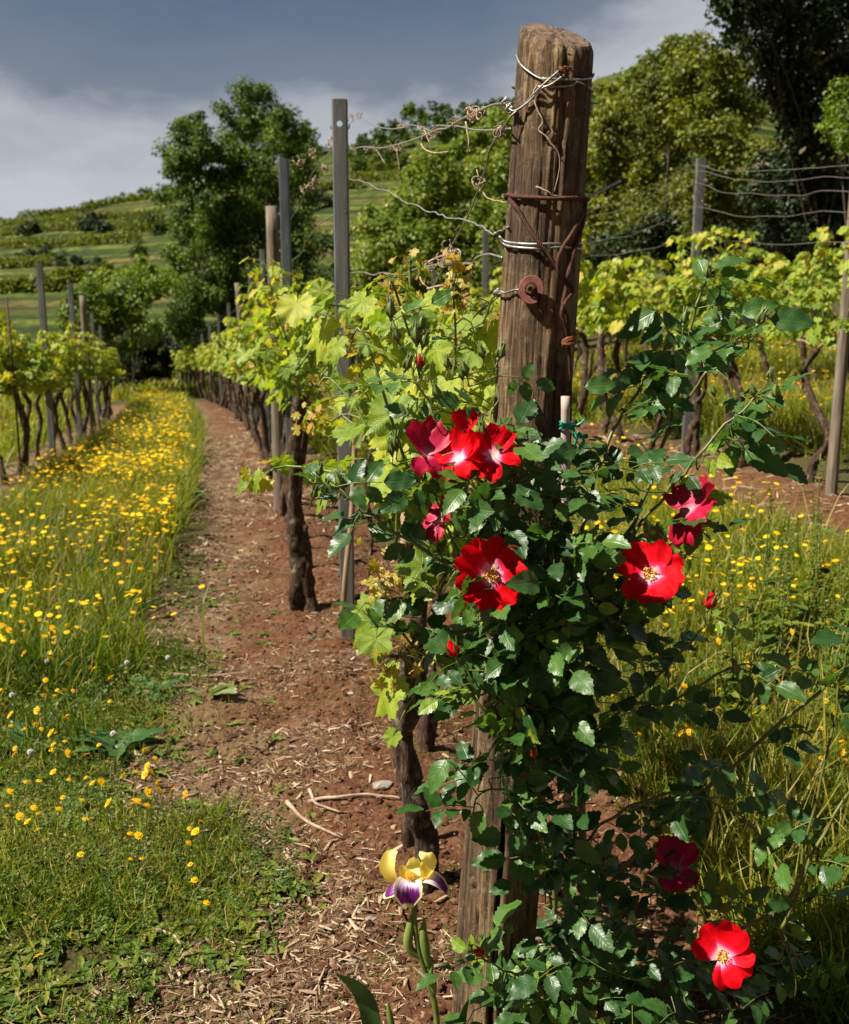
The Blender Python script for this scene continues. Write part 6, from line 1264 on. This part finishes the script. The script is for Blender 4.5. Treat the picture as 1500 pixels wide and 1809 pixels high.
for k, a in enumerate([(1370, 940, 1250, 'sorrel in front of the two tallest on the right', ), (1495, 870, 1200, 'half cut off sorrel at the very right edge'), (1335, 850, 1180, 'tall sorrel with seed spikes on bare soil right of the crimson rose'), (1440, 800, 1130, 'tallest sorrel, near the right edge below the old vine trunk'), (1400, 900, 1190, 'sorrel between the two tallest ones on the right'), (1470, 960, 1300, 'sorrel at the right edge of the photo'), (1300, 1000, 1280, 'shorter sorrel left of the group')]): sorrel(*a[:3], a[3], 300+k)

# ------------------------------------------------------------------ litter on the bare earth
lt = MB(); x, y = scat(190000, -1.3, 1.35, 1.25, 16, 1.15); q = (soilw(x, y)+.35*vn(x*4, y*4, s=44)+.12 > .3) & (rng.random(len(x)) < np.clip(.6+1.1*vn(x*2.5, y*2.5, s=27)+.9*(.15-(x-crow(y))), .08, 1)); x, y = x[q], y[q]; k = len(x)
fw = rv(k)*[1, 1, .18]; nr = rv(k)*.3+[0, 0, 1]; R = frames(nr, fw, (.005+.044*rng.random(k)**2.0)*np.clip(y*.2, .95, 2.0)); Vb = np.array([(-.05, 0, 0), (.05, 0, 0), (.05, .5, .02), (-.05, .5, .02), (.03, 1, 0), (-.03, 1, 0), (0, 0, .05), (0.01, .5, .07), (0, 1, .04)], float)
LT = (Vb, [(0, 6, 7, 3), (6, 1, 2, 7), (3, 7, 8, 5), (7, 2, 4, 8)], None, np.zeros((9, 3)))
M['litter'] = leafmat('litter', [(0, (.05, .028, .016)), (.35, (.15, .09, .05)), (.75, (.34, .24, .15)), (1, (.58, .45, .31))], .8, .05, .2)
R[:, :, 0] *= (.45+2.2*rng.random(k)**3)[:, None]; R[:, :, 2] *= rng.uniform(-1, 1.2, k)[:, None]
lt.inst(LT, R, np.stack([x, y, gnd(x, y)+rng.uniform(.001, .010, k)], 1), rng.random(k)); 
x, y = scat(2500, -.8, 1.4, 8, 26, 1.1); q = soilw(x, y) > .4; x, y = x[q], y[q]; k = len(x); lt.inst(LT, frames(rv(k)*.3+[0, 0, 1], rv(k)*[1, 1, .15], rng.uniform(.04, .10, k)), np.stack([x, y, gnd(x, y)+.006], 1), rng.random(k))
for u0, u1, a, b in ((2.9, 4.7, 4.5, 14), (-3.3, -1.75, 7, 20)):
    x, y = scat(2500, u0, u1, a, b, 1.1); q = soilw(x, y) > .4; x, y = x[q], y[q]; k = len(x); lt.inst(LT, frames(rv(k)*.3+[0, 0, 1], rv(k)*[1, 1, .15], rng.uniform(.04, .12, k)), np.stack([x, y, gnd(x, y)+.006], 1), rng.random(k))
tag(lt.build('pruning_litter', M['litter'], smooth=False), 'wood chips and straw strewn over the red earth', 'litter', kind='stuff')
ico = []; ph = (1+5**.5)/2
IV = np.array([(-1, ph, 0), (1, ph, 0), (-1, -ph, 0), (1, -ph, 0), (0, -1, ph), (0, 1, ph), (0, -1, -ph), (0, 1, -ph), (ph, 0, -1), (ph, 0, 1), (-ph, 0, -1), (-ph, 0, 1)], float)/1.9
IF = [(0, 11, 5), (0, 5, 1), (0, 1, 7), (0, 7, 10), (0, 10, 11), (1, 5, 9), (5, 11, 4), (11, 10, 2), (10, 7, 6), (7, 1, 8), (3, 9, 4), (3, 4, 2), (3, 2, 6), (3, 6, 8), (3, 8, 9), (4, 9, 5), (2, 4, 11), (6, 2, 10), (8, 6, 7), (9, 8, 1)]
cm = MB(); M['clod'] = leafmat('soil_clod', [(0, (.04, .016, .008)), (.6, (.115, .052, .027)), (.95, (.19, .11, .07)), (1, (.36, .26, .19))], .95, .0, .1)
for v in range(4):
    x, y = scat(4500, -.6, 1.4, 1.25, 8, 1.6); q = soilw(x, y) > .35; x, y = x[q], y[q]; k = len(x); s = .0022+rng.random(k)**4*.014; IVv = IV*rng.uniform(.7, 1.2, (12, 1)); IVv[:, 2] *= .7
    cm.inst((IVv, None, IF, np.zeros((12, 3))), frames(rv(k)*.4+[0, 0, 1], rv(k), s), np.stack([x, y, gnd(x, y)+s*.2], 1), rng.random(k))
tag(cm.build('soil_clods', M['clod'], smooth=False), 'crumbs and pebbles of red earth', 'soil', kind='stuff')
def twig(L, r, label, m='twig'):
    pts = []
    for px, py in L: g = GP(px, py); pts.append(g+[0, 0, r+.004])
    mb = MB(); p = wiggle(pts, .003, random.random()*40, 6); mb.tube(p, np.linspace(r, r*.5, len(p)), 7, jit=.15); o = mb.build('pruned_twig', M[m], origin=p[0]); return tag(o, label, 'twig', 'pruned twigs on the earth')
twig([(545, 1420), (600, 1413), (660, 1410), (710, 1416)], .006, 'longest pale twig lying across the earth behind the iris'); twig([(545, 1400), (560, 1425), (600, 1440)], .006, 'forked twig at the left end of the longest pale twig'); twig([(508, 1422), (540, 1455), (600, 1485)], .007, 'thick pale twig slanting down right below the forked one')
twig([(540, 1580), (556, 1615), (562, 1655)], .004, 'curved pale twig left of the iris'); twig([(585, 1635), (610, 1640), (632, 1660)], .003, 'short pale twig beside the curved one'); twig([(628, 1520), (680, 1528)], .003, 'straight light straw just left of the iris flower'); twig([(535, 1780), (560, 1750), (572, 1720), (600, 1700)], .0035, 'kinked grey twig at the bottom beside the iris leaf')
twig([(260, 1645), (300, 1655), (320, 1675)], .005, 'curved twig at the bottom left on the earth edge'); twig([(300, 1195), (380, 1197), (440, 1190)], .006, 'long brown twig across the earth by the pale dock leaves'); twig([(620, 1590), (680, 1600)], .003, 'thin straw under the iris fall'); twig([(425, 1585), (445, 1560), (475, 1540)], .004, 'dark short twig left of the straws'); twig([(380, 1560), (420, 1545), (465, 1530)], .004, 'grey twig among chips in the middle of the path')
for q in range(26):
    px, py = random.uniform(300, 720), random.uniform(1120, 1800); px -= max(0, (1500-py))*.1; a = random.uniform(0, PI); l = random.uniform(12, 36); twig([(px, py), (px+l*math.cos(a)*.5, py+l*math.sin(a)*.25+random.uniform(-3, 3)), (px+l*math.cos(a), py+l*math.sin(a)*.5)], random.uniform(.0015, .0035), 'small pruned twig lying on the red earth')
for (px, py, s, lab) in [(675, 1388, .03, 'flat grey stone behind the longest pale twig'), (655, 1625, .014, 'small pale stone left of the iris buds'), (632, 1610, .012, 'small pale stone left of the other by the iris'), (495, 1598, .012, 'round pebble in the middle of the earth'), (620, 1225, .014, 'pebble at the foot of the third vine'), (620, 1700, .015, 'stone near the kinked grey twig')]:
    g = GP(px, py); mb = MB(); V = IV*rng.uniform(.75, 1.2, (12, 1))*s*[1.2, 1, .45]; mb.add(V, None, IF); o = mb.build('stone', M['stone'], smooth=False); o.location = tuple(g+[0, 0, s*.15]); tag(o, lab, 'stone', 'stones on the earth')
for (px, py) in [(290, 1026), (400, 1033), (362, 1060), (478, 1140), (490, 1368), (395, 1418), (505, 1545), (450, 1628), (460, 1710), (320, 1090), (388, 1130), (556, 1125), (1420, 880)]:
    g = GP(px, py); mb = MB(); a = random.uniform(0, 3); l = random.uniform(.008, .02)*max(1, g[1]*.35); mb.tube(spline([(-l*math.cos(a), -l*math.sin(a), .004), (0, 0, .007), (l*math.cos(a+.7), l*math.sin(a+.7), .004)], 4), .0018*max(1, g[1]*.4), 5); o = mb.build('tie_scrap', M['tie']); o.location = tuple(g); tag(o, 'scrap of green plastic tie on the earth', 'plastic scrap', 'scraps of green tie on the earth')
# sprigs on trunks / stump by the first vine
g = GP(725, 1490); mb = MB(); s = spline([(0, 0, -.03), (-.005, 0, .06), (.006, 0, .12), (.0, 0, .17)], 6); mb.tube(s, np.linspace(.024, .017, len(s)), 14, jit=.25, seed=4); o = mb.build('vine_stump', M['bark']); o.location = tuple(g+[0, 0, 0]); tag(o, 'sawn-off reddish stump touching the first trunk left of the wooden post', 'stump')
